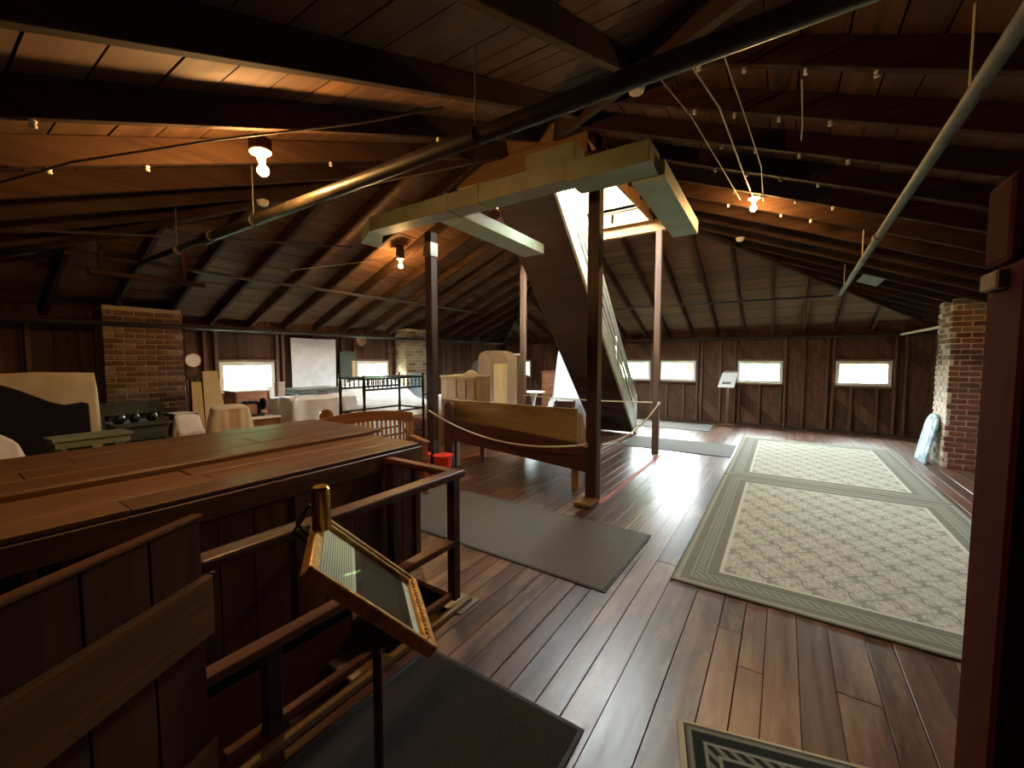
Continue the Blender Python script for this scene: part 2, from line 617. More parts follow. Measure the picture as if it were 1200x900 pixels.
def rafter(key, c):
    """vertical-sided rafter at constant c along the slope's run"""
    w = .026
    ns = key in 'SN'
    if ns:
        hip = min(c - XW, XE - c)
    else:
        hip = min(c - YS, YN - c)
    half = {'S': (YN - YS) / 2, 'N': (YN - YS) / 2, 'W': (XE - XW) / 2, 'E': (XE - XW) / 2}[key]
    dmax = min(hip, half)
    if ns and HX0 < c < HX1:
        dmax = min(dmax, (HY0 - YS) if key == 'S' else (YN - HY1))
    if not ns and HY0 < c < HY1:
        dmax = min(dmax, (HX0 - XW) if key == 'W' else (XE - HX1))
    if dmax < .25:
        return
    a = -.05
    pts = []
    for dd, s in ((a, -1), (a, 1), (dmax, 1), (dmax, -1)):
        if key == 'S':
            p = (c + s * w, YS + dd)
        elif key == 'N':
            p = (c + s * w, YN - dd)
        elif key == 'W':
            p = (XW + dd, c + s * w)
        else:
            p = (XE - dd, c + s * w)
        pts.append((*p, ZE + T * dd))
    part('rafter', MB().slab(pts, (0, 0, RD - .001)), M['rafter_y' if ns else 'rafter_x'], ceiling, bevel=.004)


c = -0.98
while c < XE - .2:
    rafter('S', c)
    c += .74
c = -0.98 - .74
while c > XW + .2:
    rafter('S', c)
    c -= .74
k = -12
while k < 12:
    x = -1.37 + .575 * k
    if XW + .2 < x < XE - .2:
        rafter('N', x)
    k += 1
for k in range(-12, 20):
    y = 2.89 + .6 * k
    if YS + .2 < y < YN - .2:
        rafter('W', y)
    y = 3.42 + .565 * k
    if YS + .2 < y < YN - .2:
        rafter('E', y)
half = (XE - XW) / 2
for (cx, cy), (dx, dy) in (((XW, YS), (1, 1)), ((XW, YN), (1, -1)), ((XE, YS), (-1, 1)), ((XE, YN), (-1, -1))):
    e = half
    while HX0 - .02 < cx + dx * e < HX1 + .02 and HY0 - .02 < cy + dy * e < HY1 + .02:
        e -= .02
    p0 = Vector((cx, cy, ZE + .05))
    p1 = Vector((cx + dx * e, cy + dy * e, ZE + .05 + T * e))
    part('hip_rafter', MB().beam(p0, p1, .06, .2), M['rafter_x'], ceiling)
# eave boards closing the gap between the wall head and the sheathing, plus top plates
part('wall_plate', MB().bx(XW, XE, YN - .02, YN + .1, ZE - .1, ZE), M['plate'], ceiling)
part('wall_plate', MB().bx(XW, XE, YS - .1, YS + .02, ZE - .1, ZE), M['plate'], ceiling)
part('wall_plate', MB().bx(XW - .1, XW + .02, YS, YN, ZE - .1, ZE), M['rafter_y'], ceiling)
part('wall_plate', MB().bx(XE - .02, XE + .1, YS, YN, ZE - .1, ZE), M['rafter_y'], ceiling)

# ------------------------------------------------------------------ walls and windows
WIN_N = [(-7.55, -6.78), (-3.85, -3.02), (-2.72, -1.89), (-.89, -.03), (.99, 1.84)]
WIN_W = [(3.03, 3.86), (5.66, 6.48)]
WIN_E = []
ZW0, ZW1 = 1.05, 1.51


def cells(lo, hi, wins, zt):
    """rectangles (a0,a1,z0,z1) of a wall around its windows"""
    out = []
    p = lo
    for a, b in sorted(wins):
        out.append((p, a, 0, zt))
        out.append((a, b, 0, ZW0))
        out.append((a, b, ZW1, zt))
        p = b
    out.append((p, hi, 0, zt))
    return out


def wall(name, axis, pos, sgn, lo, hi, wins, label, diag, stud_step, stud_off, wmat):
    """sgn: direction pointing out of the room"""
    zt = ZE + .17

    def box(a0, a1, d0, d1, z0, z1):
        p, q = sorted((pos + sgn * d0, pos + sgn * d1))
        return (a0, a1, p, q, z0, z1) if axis == 'x' else (p, q, a0, a1, z0, z1)
    mb = MB()
    for a0, a1, z0, z1 in cells(lo - .2, hi + .2, wins, zt):
        mb.bx(*box(a0, a1, .115, .18, z0 - .16 if z0 == 0 else z0, z1))
    w = solo(name, mb, M['wallskin'], label, 'wall', kind='structure')
    for a0, a1, z0, z1 in cells(lo, hi, wins, zt):
        if a1 - a0 < .02:
            continue
        if diag:
            s = .24 * math.sqrt(2)
            k0 = math.floor((a0 + z0) / s) - 1      # a + z = const lines
            k1 = math.ceil((a1 + z1) / s) + 1
            for k in range(k0, k1):
                p = [(a0, z0), (a1, z0), (a1, z1), (a0, z1)]
                p = clip(p, -1, -1, -(k * s + .006))
                if len(p) > 2:
                    p = clip(p, 1, 1, (k + 1) * s - .006)
                if len(p) < 3 or area(p) < .004:
                    continue
                j = random.uniform(0, .005)
                dd = pos + sgn * (.115 - j)
                pts = [(a, dd, z) if axis == 'x' else (dd, a, z) for a, z in p]
                off = (0, -sgn * .02, 0) if axis == 'x' else (-sgn * .02, 0, 0)
                part('wall_board', MB().slab(pts, off), M['wall_diag'], w)
        else:
            a = a0
            while a < a1 - .01:
                b = min(a1, a + random.choice((.2, .24, .28)))
                if a1 - b < .07:
                    b = a1
                j = random.uniform(0, .005)
                part('wall_board', MB().bx(*box(a + .003, b - .003, .093 - j, .114, z0, z1)), wmat, w)
                a = b
    a = lo + stud_off
    while a < hi:
        hit = [(p, q) for p, q in wins if p - .05 < a < q + .05]
        if hit:
            part('stud', MB().bx(*box(a - .024, a + .024, 0, .093, .04, ZW0 - .07)), M['stud'], w, bevel=.003)
        else:
            part('stud', MB().bx(*box(a - .024, a + .024, 0, .093, .04, ZE - .1)), M['stud'], w, bevel=.003)
        a += stud_step
    for p, q in wins:
        for a in (p - .075, q + .075):
            part('stud', MB().bx(*box(a - .024, a + .024, -.004, .09, .04, ZE - .1)), M['stud'], w, bevel=.003)
        part('sill_rail', MB().bx(*box(p - .05, q + .05, -.006, .09, ZW0 - .075, ZW0 - .03)), M['sill'], w, bevel=.003)
        part('head_rail', MB().bx(*box(p - .05, q + .05, .0, .09, ZW1 + .03, ZW1 + .07)), M['sill'], w, bevel=.003)
    part('sole_plate', MB().bx(*box(lo, hi, -.01, .09, .001, .045)), M['plate'], w)
    return w, box


wall_far, boxN = wall('wall_far', 'x', YN, 1, XW, XE, WIN_N, 'far wall of dark diagonal boards between upright studs', True, .42, .2, M['wall'])
wall_left, boxW = wall('wall_left', 'y', XW, -1, YS, YN, WIN_W, 'left wall of dark upright boards behind the stored furniture', False, .62, .3, M['wall'])
wall_right, boxE = wall('wall_right', 'y', XE, 1, YS, YN, WIN_E, 'right wall of dark boards behind the brick chimney', False, .6, .2, M['wall'])
wall_back, boxS = wall('wall_back', 'x', YS, -1, XW, XE, [], 'back wall of dark boards behind the viewer', False, .6, .3, M['wall'])

wn = 0
for wins, bf, ns in ((WIN_N, boxN, True), (WIN_W, boxW, False), (WIN_E, boxE, None)):
    for p, q in wins:
        wn += 1
        side = 'far wall' if ns else 'left wall' if ns is False else 'right wall'
        w = root('window_%d' % wn, 'low wide daylight window number %d set in the %s' % (wn, side), 'window', kind='structure')
        z0, z1 = ZW0, ZW1
        fr = MB()
        fw = .035
        fr.bx(*bf(p - .03, q + .03, .03, .13, z0 - .03, z0 + fw))
        fr.bx(*bf(p - .03, q + .03, .03, .13, z1 - fw, z1 + .03))
        fr.bx(*bf(p - .03, p + fw, .03, .13, z0 + fw, z1 - fw))
        fr.bx(*bf(q - fw, q + .03, .03, .13, z0 + fw, z1 - fw))
        part('window_frame', fr, M['frame'], w, bevel=.004)
        part('window_pane', MB().bx(*bf(p + fw - .005, q - fw + .005, .085, .089, z0 + fw - .005, z1 - fw + .005)), M['glass'], w)
        cc = (p + q) / 2
        zc = (z0 + z1) / 2
        if ns:
            portal((cc, YN + .2, zc), q - p, z1 - z0, (-math.pi / 2, 0, 0))
        elif ns is False:
            portal((XW - .2, cc, zc), z1 - z0, q - p, (0, -math.pi / 2, 0))
        else:
            portal((XE + .2, cc, zc), z1 - z0, q - p, (0, math.pi / 2, 0))

# ------------------------------------------------------------------ cupola over the stairs
cup = root('cupola', 'glazed cupola shaft above the steep attic stairs', 'cupola', kind='structure')
CZ0, CZ1, CZ2 = 3.84, 4.62, 5.75
for a, b, ya, yb in ((HX0 - .05, HX0, HY0 - .05, HY1 + .05), (HX1, HX1 + .05, HY0 - .05, HY1 + .05), (HX0, HX1, HY0 - .05, HY0), (HX0, HX1, HY1, HY1 + .05)):
    for i in range(3):
        h = (CZ1 - CZ0) / 3
        part('curb_board', MB().bx(a, b, ya, yb, CZ0 + i * h + .003, CZ0 + (i + 1) * h - .003), M['beam_pale'], cup, bevel=.004)
for x in (HX0 - .03, HX1 + .03):
    for y in (HY0 - .03, HY1 + .03):
        part('corner_post', MB().bx(x - .05, x + .05, y - .05, y + .05, CZ1, CZ2), M['frame'], cup)
part('cupola_roof', MB().slab([(HX0 - .25, HY0 - .25, CZ2), (HX1 + .25, HY0 - .25, CZ2), (HX1 + .25, HY1 + .25, CZ2), (HX0 - .25, HY1 + .25, CZ2)], (0, 0, .12)), M['frame'], cup)
for x in (HX0 - .03, HX1 + .03):
    part('window_pane', MB().bx(x - .004, x + .004, HY0 + .02, HY1 - .02, CZ1, CZ2), M['glass'], cup)
    portal((x + (.12 if x > -2.7 else -.12), (HY0 + HY1) / 2, (CZ1 + CZ2) / 2), CZ2 - CZ1, HY1 - HY0, (0, math.pi / 2 if x > -2.7 else -math.pi / 2, 0))
    for i in (1, 2):
        y = HY0 + (HY1 - HY0) * i / 3
        part('mullion', MB().bx(x - .02, x + .02, y - .02, y + .02, CZ1, CZ2), M['frame'], cup)
for y in (HY0 - .03, HY1 + .03):
    part('window_pane', MB().bx(HX0 + .02, HX1 - .02, y - .004, y + .004, CZ1, CZ2), M['glass'], cup)
    portal(((HX0 + HX1) / 2, y + (.12 if y > 5 else -.12), (CZ1 + CZ2) / 2), HX1 - HX0, CZ2 - CZ1, (-math.pi / 2 if y > 5 else math.pi / 2, 0, 0))
    x = (HX0 + HX1) / 2
    part('mullion', MB().bx(x - .02, x + .02, y - .02, y + .02, CZ1, CZ2), M['frame'], cup)

# ------------------------------------------------------------------ chimneys of single bricks
BR = {}


def brick_mesh(sx, sy, sz, mat):
    key = (round(sx, 3), round(sy, 3), round(sz, 3), mat)
    if key not in BR:
        me = MB().bx(-sx / 2, sx / 2, -sy / 2, sy / 2, -sz / 2, sz / 2).mesh('brick', .005)
        me.materials.append(M[mat])
        BR[key] = me
    return BR[key]


def chimney(name, label, x0, x1, y0, y1, z1, faces, bl=.205, bh=.062, jt=.013, mortar='mortar'):
    """faces: dict of face -> material key chooser(row_z, t)"""
    c = root(name, label, 'chimney', ((x0 + x1) / 2, (y0 + y1) / 2, 0))
    ox, oy = (x0 + x1) / 2, (y0 + y1) / 2
    part('mortar_core', MB().bx(x0 - ox + .012, x1 - ox - .012, y0 - oy + .012, y1 - oy - .012, 0.001, z1), M[mortar], c)
    z = .004
    row = 0
    bd = .05
    n = 0
    while z + bh < z1:
        for fc, (mk, full) in faces.items():
            a0, a1 = (x0, x1) if fc in 'SN' else (y0, y1)
            a = a0 - (bl / 2 if row % 2 else 0)
            while a < a1 - .02:
                s, e = max(a, a0), min(a + bl, a1)
                if e - s > .03:
                    L = round((e - s) / .02) * .02
                    jit = random.uniform(-.004, .004)
                    zc = z + bh / 2
                    m = mk(zc)
                    if fc in 'SN':
                        yy = y0 + bd / 2 + jit if fc == 'S' else y1 - bd / 2 + jit
                        me = brick_mesh(L, bd, bh, m)
                        loc = ((s + e) / 2, yy, zc)
                    else:
                        xx = x0 + bd / 2 + jit if fc == 'W' else x1 - bd / 2 + jit
                        me = brick_mesh(bd, L, bh, m)
                        loc = (xx, (s + e) / 2, zc)
                    o = link('brick', me, None, c, (loc[0] - ox, loc[1] - oy, loc[2]))
                    o.rotation_euler = (random.uniform(-.01, .01), 0, random.uniform(-.012, .012))
                    n += 1
                a += bl + jt
        z += bh + jt
        row += 1
    return c


chimney('chimney', 'weathered brown brick chimney left of the left window', -7.78, -7.4, 1.53, 2.39, 2.3,
        {'E': (lambda z: 'brick_tan' if random.random() < .3 else 'brick_brown', 1), 'N': (lambda z: 'brick_brown', 1)})
chimney('chimney', 'slim pale plastered brick chimney beside the sheeted sofa', -7.78, -7.4, 6.68, 7.5, 2.3,
        {'E': (lambda z: 'brick_tan' if random.random() < .75 else 'brick_brown', 1), 'S': (lambda z: 'brick_tan', 1)}, bl=.2)
M['mortar_pale'] = plain('pale_lime_mortar', '#b9a892', 0.95, c2='#d0c0a8', scale=25, bump=0.5)
chimney('chimney', 'red brick chimney with daylight painted onto its side against the right wall', 2.0, 2.64, 8.42, 9.05, 2.45,
        {'S': (lambda z: 'brick_tan' if z > 1.95 and random.random() < .7 else 'brick', 1), 'W': (lambda z: 'brick_daylit' if z < 1.5 or random.random() < .4 else 'brick_tan', 1)}, bl=.2, jt=.017, mortar='mortar_pale')  # W face: lower bricks paler, painted as if lit from the cupola

# ------------------------------------------------------------------ stair well in the floor
well = root('trim_1', 'boarded stair well with steps going down beside the railing', 'stair well', kind='structure')
for z in range(9):
    part('lining_board', MB().bx(WX0 - .03, WX0, YS, WY1, -.205 - z * .2, -.005 - z * .2), M['box_fascia'], well)
    part('lining_board', MB().bx(WX1, WX1 + .03, YS, WY1, -.24 - z * .2, -.04 - z * .2), M['box_fascia'], well)
    part('lining_board', MB().bx(WX0, WX1, WY1, WY1 + .03, -.24 - z * .2, -.04 - z * .2), M['stair_tread'], well)
part('well_floor', MB().bx(WX0 - .03, WX1 + .03, YS - .1, WY1 + .03, -1.9, -1.85), M['subfloor'], well)
part('end_lining', MB().bx(WX0, WX1, YS - .03, YS, -1.85, -.02), M['box_fascia'], well)
for i in range(8):
    y = WY1 - .02 - .26 * i
    part('tread', MB().bx(WX0 + .01, WX1 - .01, y - .28, y, -.21 - .2 * i, -.18 - .2 * i), M['curb'], well, bevel=.005)

# ------------------------------------------------------------------ plank-topped stair enclosure
EN = root('stair_enclosure', 'long plank-topped wooden stair enclosure in the left foreground', 'stair enclosure', (-3.25, .8, 0))


def eb(x0, x1, y0, y1, z0, z1):
    return MB().bx(x0 + 3.25, x1 + 3.25, y0 - .8, y1 - .8, z0, z1)


EY0, EY1 = -.55, 2.3
zt = .93
xs = [-3.02, -2.81, -2.6, -2.4]
for a, b in zip(xs, xs[1:]):
    y = EY0
    while y < EY1 - .02:
        y1 = min(EY1, y + random.uniform(.8, 1.7))
        if EY1 - y1 < .4:
            y1 = EY1
        part('top_plank', eb(a + .002, b - .002, y + .002, y1 - .002, zt - .028, zt + random.uniform(-.004, .003)), M['box_top'], EN, bevel=.005)
        y = y1
xs = [-4.1, -3.83, -3.56, -3.29, -3.02]
for a, b in zip(xs, xs[1:]):
    y = EY0
    while y < EY1 + .1:
        y1 = min(EY1 + .12, y + random.uniform(.9, 2.0))
        if EY1 + .12 - y1 < .4:
            y1 = EY1 + .12
        part('top_plank', eb(a + .002, b - .002, y + .002, y1 - .002, zt + .002, zt + .034 + random.uniform(-.003, .003)), M['box_top'], EN, bevel=.005)
        y = y1
part('edge_strip', eb(-3.02, -3.0, EY0, EY1, zt - .03, zt + .03), M['box_fascia'], EN, bevel=.003)
part('fascia', eb(-2.42, -2.395, EY0, EY1 + .02, zt - .15, zt - .03), M['box_fascia'], EN, bevel=.006)
part('end_fascia', eb(-4.1, -2.42, EY1 - .02, EY1 + .005, zt - .15, zt - .03), M['box_fascia'], EN, bevel=.006)
part('back_panel', eb(-4.08, -4.05, EY0, EY1 + .08, .002, zt), M['box_front'], EN)
y = .72
while y < EY1 - .02:
    y1 = min(y + random.choice((.17, .2, .22)), EY1)
    if EY1 - y1 < .08:
        y1 = EY1
    part('front_board', eb(-2.445 - random.uniform(0, .006), -2.42, y + .002, y1 - .002, .002, zt - .14), M['box_front'], EN, bevel=.003)
    y = y1
for yy in (.7, 1.28, EY1 - .06):
    part('corner_batten', eb(-2.42, -2.4, yy, yy + .055, .002, zt - .15), M['box_front'], EN, bevel=.003)
y = EY0 + .05
while y < .68:
    part('slat', eb(-2.45, -2.42, y, y + .035, .06, zt - .14), M['box_front'], EN, bevel=.003)
    y += .105
part('slat_sill', eb(-2.455, -2.42, EY0, .7, .002, .06), M['box_fascia'], EN)
x = -4.04
while x < -2.45:
    x1 = min(x + .2, -2.445)
    part('end_board', eb(x + .002, x1 - .002, EY1 - .03, EY1 - .005, .002, zt - .14), M['box_front'], EN, bevel=.003)
    x = x1

# ------------------------------------------------------------------ railing of the stair well
RL = root('stair_railing', 'dark varnished railing with square posts around the stair well', 'railing', (-1.73, 1.2, 0))


def rb(x0, x1, y0, y1, z0, z1):
    return MB().bx(x0 + 1.73, x1 + 1.73, y0 - 1.2, y1 - 1.2, z0, z1)


part('handrail', rb(-1.775, -1.68, .56, 2.0, .84, .885), M['rail'], RL, bevel=.012, seg=2)
part('end_rail', rb(-2.39, -1.775, 1.93, 2.0, .835, .88), M['rail'], RL, bevel=.01, seg=2)
for yy, zz in ((.8, .41), (1.33, .41), (1.93, .84)):
    part('post', rb(-1.755, -1.695, yy - .03, yy + .03, .05, zz), M['rail_z'], RL, bevel=.004)
part('post', rb(-2.385, -2.31, 1.94, 2.0, .001, .84), M['rail_z'], RL, bevel=.004)
part('middle_rail', rb(-1.76, -1.69, .55, 1.9, .41, .45), M['rail'], RL, bevel=.004)
part('lower_rail', rb(-1.745, -1.705, .62, 1.9, .06, .1), M['mahog'], RL, bevel=.004)
part('curb', rb(-1.7, -1.655, .62, 2.03, .001, .035), M['curb'], RL, bevel=.004)
part('floor_plate', rb(-1.77, -1.62, 1.87, 2.06, .001, .012), M['steel'], RL, bevel=.003)

# open board gate
G = root('board_gate', 'open dark board gate with a pale batten at lower left', 'gate', (-1.668, .553, 0), math.atan2(-.89, .454))
x = 0
for i in range(5):
    part('gate_board', MB().bx(x + .002, x + .178, -.012, .012, .04, 1.05), M['gate_z'], G, bevel=.003)
    x += .18
part('gate_batten', MB().bx(-.01, .9, .012, .045, .64, .85), M['gate_x'], G, bevel=.006)
part('gate_batten', MB().bx(-.005, .9, .012, .04, .08, .26), M['gate_x'], G, bevel=.006)
part('gate_cap', MB().bx(-.005, .905, -.02, .02, 1.05, 1.065), M['gate_x'], G, bevel=.004)
part('hinge_pin', MB().tube([(-.02, .03, .8), (-.02, .03, .85)], .008), M['iron'], G)
part('gate_foot', MB().bx(.02, .08, -.012, .012, .001, .04), M['gate_z'], G)

# framed reading board on a pole
SG = root('sign_stand', 'gilt framed reading board with brass lamp on a slim pole', 'sign stand', (-.991, .735, 0), 2.538 - math.pi)
tl = .759
Mx = Matrix.Translation((0, 0, .952)) @ Matrix.Rotation(math.pi, 4, 'Z') @ Matrix.Rotation(tl, 4, 'X')


def st(mb):
    mb.v = [tuple(Mx @ Vector(p)) for p in mb.v]
    return mb


a, b, t = .185, .205, .03
fr = MB()
for w0, w1, z0, z1 in ((t, 0.0, -.005, .018), (.012, -.003, -.012, .024)):
    fr.bx(-a, a, b - w0, b - w1, z0, z1)
    fr.bx(-a, a, -b + w1, -b + w0, z0, z1)
    fr.bx(-a + w1, -a + w0, -b + w0, b - w0, z0, z1)
    fr.bx(a - w0, a - w1, -b + w0, b - w0, z0, z1)
FRM = part('frame', st(fr), M['gilt'], SG, bevel=.003)
part('frame_groove', st(MB().bx(-a + .013, a - .013, -b + .013, -b + .017, .017, .021).bx(-a + .013, -a + .017, -b + .02, b - .02, .017, .021).bx(a - .017, a - .013, -b + .02, b - .02, .017, .021)), M['gilt_dark'], FRM)
bd = MB()
for i in range(19):
    p = -a + .014 + i * (2 * a - .028) / 18
    bd.bx(p - .005, p + .005, -b + .02, -b + .027, .017, .024)
part('beading', st(bd), M['gilt'], FRM, kind='stuff')
kk = NT('printed_text_panel')
tc = kk.n('ShaderNodeTexCoord')
wv = kk.n('ShaderNodeTexWave', wave_type='BANDS', bands_direction='Y')
kk.l(tc.outputs['Object'], wv.inputs['Vector'])
wv.inputs['Scale'].default_value = 38
wv.inputs['Distortion'].default_value = 0.6
wv.inputs['Detail'].default_value = 3
kk.l(kk.ramp(wv.outputs['Fac'], [(.35, lin('#a39f86')), (.6, lin('#efe8ca'))]), kk.b.inputs['Base Color'])
kk.b.inputs['Roughness'].default_value = .5
part('backing', st(MB().bx(-a + .012, a - .012, -b + .012, b - .012, -.01, 0)), M['black'], SG)
part('mat_board', st(MB().bx(-a + .028, a - .028, -b + .028, b - .028, 0, .002)), M['paper'], SG)
# text card in its own object space so that the lines follow the board
me = MB().bx(-a + .034, a - .034, -.055, .055, 0, .002).mesh('text_card')
tcard = link('text_card', me, kk.m, SG)
tcard.matrix_local = Mx @ Matrix.Translation((0, b - .09, .002))
part('dark_photograph', st(MB().bx(-a + .034, a - .034, -b + .055, .048, .002, .004)), plain('dark_old_print', '#2a1f18', .25, c2='#4b3a30', scale=9), SG)
part('cover_glass', st(MB().bx(-a + .03, a - .03, -b + .03, b - .03, .008, .010)), M['glass'], SG)
part('pole', MB().tube([(0.03, .02, .02), (0.03, .02, .9)], .014, 10), M['rail_z'], SG, smooth=True)
part('base_plate', MB().lathe([(.15, .001), (.15, .012), (.05, .02), (.018, .04)], 20, (.03, .02, 0)), M['black'], SG, smooth=True)
part('bracket', MB().bx(-.08, .1, -.05, .09, .8, .86), M['black'], SG, bevel=.006)
la = part('lamp_arm', st(MB().tube([(0.06, b, -.01), (.06, b + .05, 0), (.06, b + .06, .06)], .006, 8).tube([(0.02, b, -.012), (.02, b + .05, -.01), (.05, b + .05, .03)], .005, 8)), M['iron'], SG, smooth=True)
LP = Mx @ Vector((.06, b + .02, .06))
part('lamp_shade', MB().lathe([(.022, -.05), (.026, -.045), (.026, .075), (.02, .08)], 16, LP, (0.05, 0.0, 1)), M['brass'], SG, smooth=True)

# door post at the right edge of the view
DP = root('door_post', 'reddish brown timber door post at the right edge', 'post', (.36, 1.02, 0))
part('shaft', MB().bx(-.06, .1, -.07, .07, .001, 1.755), M['red_post'], DP, bevel=.006)
part('head_block', MB().bx(-.065, .1, -.03, .08, 1.755, 1.9), M['red_post'], DP, bevel=.012, seg=2)
part('cap_strip', MB().bx(-.075, .1, -.02, .05, 1.715, 1.745), M['sill'], DP, bevel=.003)
part('upper_shaft', MB().bx(-.02, .1, -.02, .07, 1.9, 2.62), M['dark_z'], DP)

# ------------------------------------------------------------------ four posts around the stairs and their beams
POSTS = [(-1.75, 4.3, 'dark square timber post with a pale floor block at the front', 'post_dark'),
         (-1.75, 7.02, 'pale timber post where the rope ends by the small mat', 'post_pale'),
         (-4.42, 4.5, 'dark timber post between the slatted bench and red bed rail', 'post_dark'),
         (-4.42, 7.1, 'pale timber post left of the stairs above the low cupboard', 'post_pale')]
for x, y, lb, m in POSTS:
    p = root('timber_post', lb, 'post', (x, y, 0), group='posts around the stairs')
    w = .065 if 'dark' in m else .05
    part('shaft', MB().bx(-w, w, -w, w, .001, 3.68 if x > -4 else 3.46), M[m], p, bevel=.006)
    if y < 4.4:
        part('floor_block', MB().bx(-.1, .1, -.3, -.066, .001, .05), M['curb'], p, bevel=.008)
    if x < -4 and y < 5:
        part('steel_strap', MB().bx(-.075, .075, -.085, .072, 3.1, 3.3), M['steel'], p, bevel=.003)
solo('header_beam', MB().bx(-1.42, 1.42, -.05, .05, 0, .19), M['beam_pale'], 'pale timber header beam at the far side of the stair opening', 'beam', (-3.08, 7.06, 3.681), bevel=.006)
solo('header_beam', MB().bx(-1.42, 1.42, -.06, .06, 0, .19), M['rafter_x'], 'dark timber header beam over the two front posts', 'beam', (-3.08, 4.4, 3.681), bevel=.006)

# ------------------------------------------------------------------ steep stairs to the cupola
ST = root('attic_stairs', 'steep stairs with boarded underside and pale railing rising to the cupola', 'stairs', (-3.06, 8.65, 0))
SX0, SX1 = -.44, .44
SL = 1.03


def sp(x, dy, off):       # dy runs towards the viewer (negative y), off is the height above the lower edge
    return (x, -dy, SL * dy + off)


TOP = 4.28
L0 = 0.0
for x0, x1, m in ((SX0 - .04, SX0, 'stair_dark'), (SX1, SX1 + .04, 'stair_paint')):
    mb = MB().slab([(x0, .25, .001), (x0, 0, .001), sp(x0, TOP, 0), sp(x0, TOP, .3), (x0, .25, .06)], (x1 - x0, 0, 0))
    part('stringer', mb, M[m], ST, bevel=.004)
n = 20
for i in range(n):
    dy = -.02 + (i + .5) * TOP / n
    z = SL * dy + .17
    part('tread', MB().bx(SX0, SX1, -dy - .14, -dy + .1, z, z + .03), M['stair_tread'], ST, bevel=.004)
k = 22
for i in range(k):
    d0, d1 = TOP * i / k + .01, TOP * (i + 1) / k
    mb = MB().slab([sp(SX0, d0, .012), sp(SX1, d0, .012), sp(SX1, d1, .012), sp(SX0, d1, .012)], (0, 0, .03))
    part('soffit_board', mb, M['stair_dark'], ST)
for off in (.5, .68, .86):
    part('rail', MB().beam(sp(SX1 + .02, .05, off - .1), sp(SX1 + .02, TOP, off), .025, .055), M['stair_paint'], ST, bevel=.003)
part('handrail', MB().beam(sp(SX1 + .02, .0, .82), sp(SX1 + .02, TOP, 1.06), .06, .06), M['stair_paint'], ST, bevel=.006)
for dy, h in ((1.2, 1.0), (2.4, 1.02), (3.6, 1.05)):
    part('baluster', MB().bx(SX1, SX1 + .04, -dy - .025, -dy + .025, SL * dy + .2, SL * dy + h - .08), M['stair_paint'], ST)
part('newel', MB().bx(SX1 - .005, SX1 + .055, -.0, .06, .001, .83), M['stair_paint'], ST, bevel=.006)

# ------------------------------------------------------------------ ducts
DU = root('air_duct', 'grey green sheet metal air duct with branches under the ridge', 'duct', (-2.5, 3.3, 3.15))


def db(x0, x1, y0, y1, z0, z1):
    return MB().bx(x0 + 2.5, x1 + 2.5, y0 - 3.3, y1 - 3.3, z0 - 3.15, z1 - 3.15)


for x0, x1 in ((-4.2, -2.95), (-2.95, -2.55), (-2.55, -1.5)):
    part('duct_section', db(x0 + .002, x1 - .002, 3.24, 3.46, 3.12, 3.29), M['duct'], DU, bevel=.004)
part('end_section', db(-1.52, -.86, 3.1, 3.4, 3.03, 3.19), M['duct'], DU, bevel=.004)
for x in (-2.95, -2.55):
    part('seam_collar', db(x - .012, x + .012, 3.232, 3.468, 3.112, 3.298), M['duct'], DU)
mb = MB().slab([(1.42, .1, -.14), (1.68, .1, -.14), (1.68, 1.6, -.2), (1.42, 1.6, -.2)], (0, 0, .14))
part('branch_duct', mb, M['duct_pale'], DU, bevel=.004)
mb = MB().slab([(-.78, .16, -.02), (-.45, .16, -.02), (-.45, 2.0, -.04), (-.78, 2.0, -.04)], (0, 0, .14))
part('branch_duct', mb, M['duct_pale'], DU, bevel=.004)
mb = MB().slab([(-1.7, -.05, -.02), (-1.7, .15, -.02), (-2.0, .35, -.1), (-2.0, .05, -.1)], (0, 0, .15))
part('branch_duct', mb, M['duct_pale'], DU, bevel=.004)
mb = MB().slab([(.5, -.06, .141), (.98, -.06, .141), (.98, .16, .141), (.5, .16, .141)], (0, 0, .13))
part('top_stub', mb, M['duct'], DU, bevel=.004)

# ------------------------------------------------------------------ pipes along the roof
P1 = root('iron_pipe', 'long dark iron pipe hanging across the front of the roof', 'pipe', (-2.6, 1.54, 2.62))
part('pipe_run', MB().tube([(-3.3, .02, .02), (-1.7, .01, .01), (-1.6, .01, .01), (0, 0, 0), (3.2, 0, 0)], [.026, .026, .038, .038, .038], 14), M['pipe_dark'], P1, smooth=True)
part('coupling', MB().tube([(-1.6, .01, .01), (-1.45, .01, .01)], .05, 14), M['pipe_dark'], P1, smooth=True)
for x in (-2.2, -.72, 1.38, 2.86):
    part('hanger', MB().tube([(x, 0, .03), (x, 0, .4)], .004, 6), M['wire'], P1)
    part('clamp', MB().tube([(x - .012, 0, 0), (x + .012, 0, 0)], .043, 14), M['pipe_dark'], P1)
P2 = root('white_pipe', 'pale painted pipe running to the far wall on the right', 'pipe', (.64, 5.0, 2.62))
part('pipe_run', MB().tube([(-.08, -3.3, -.01), (0, 0, 0), (.08, 3.4, 0)], .028, 12), M['pipe_pale'], P2, smooth=True)
part('coupling', MB().tube([(-.012, -.42, 0), (-.01, -.3, 0)], .036, 12), M['pipe_pale'], P2, smooth=True)
for y in (-2.6, .7, 2.8):
    part('hanger', MB().tube([(y * .024, y, .04), (y * .024, y, .36)], .006, 6), M['wire_pale'], P2)


def run(name, pts, r, mat, label, cat='pipe', n=8):
    c = Vector(pts[0])
    return solo(name, MB().tube([Vector(p) - c for p in pts], r, n), mat, label, cat, c, smooth=True)


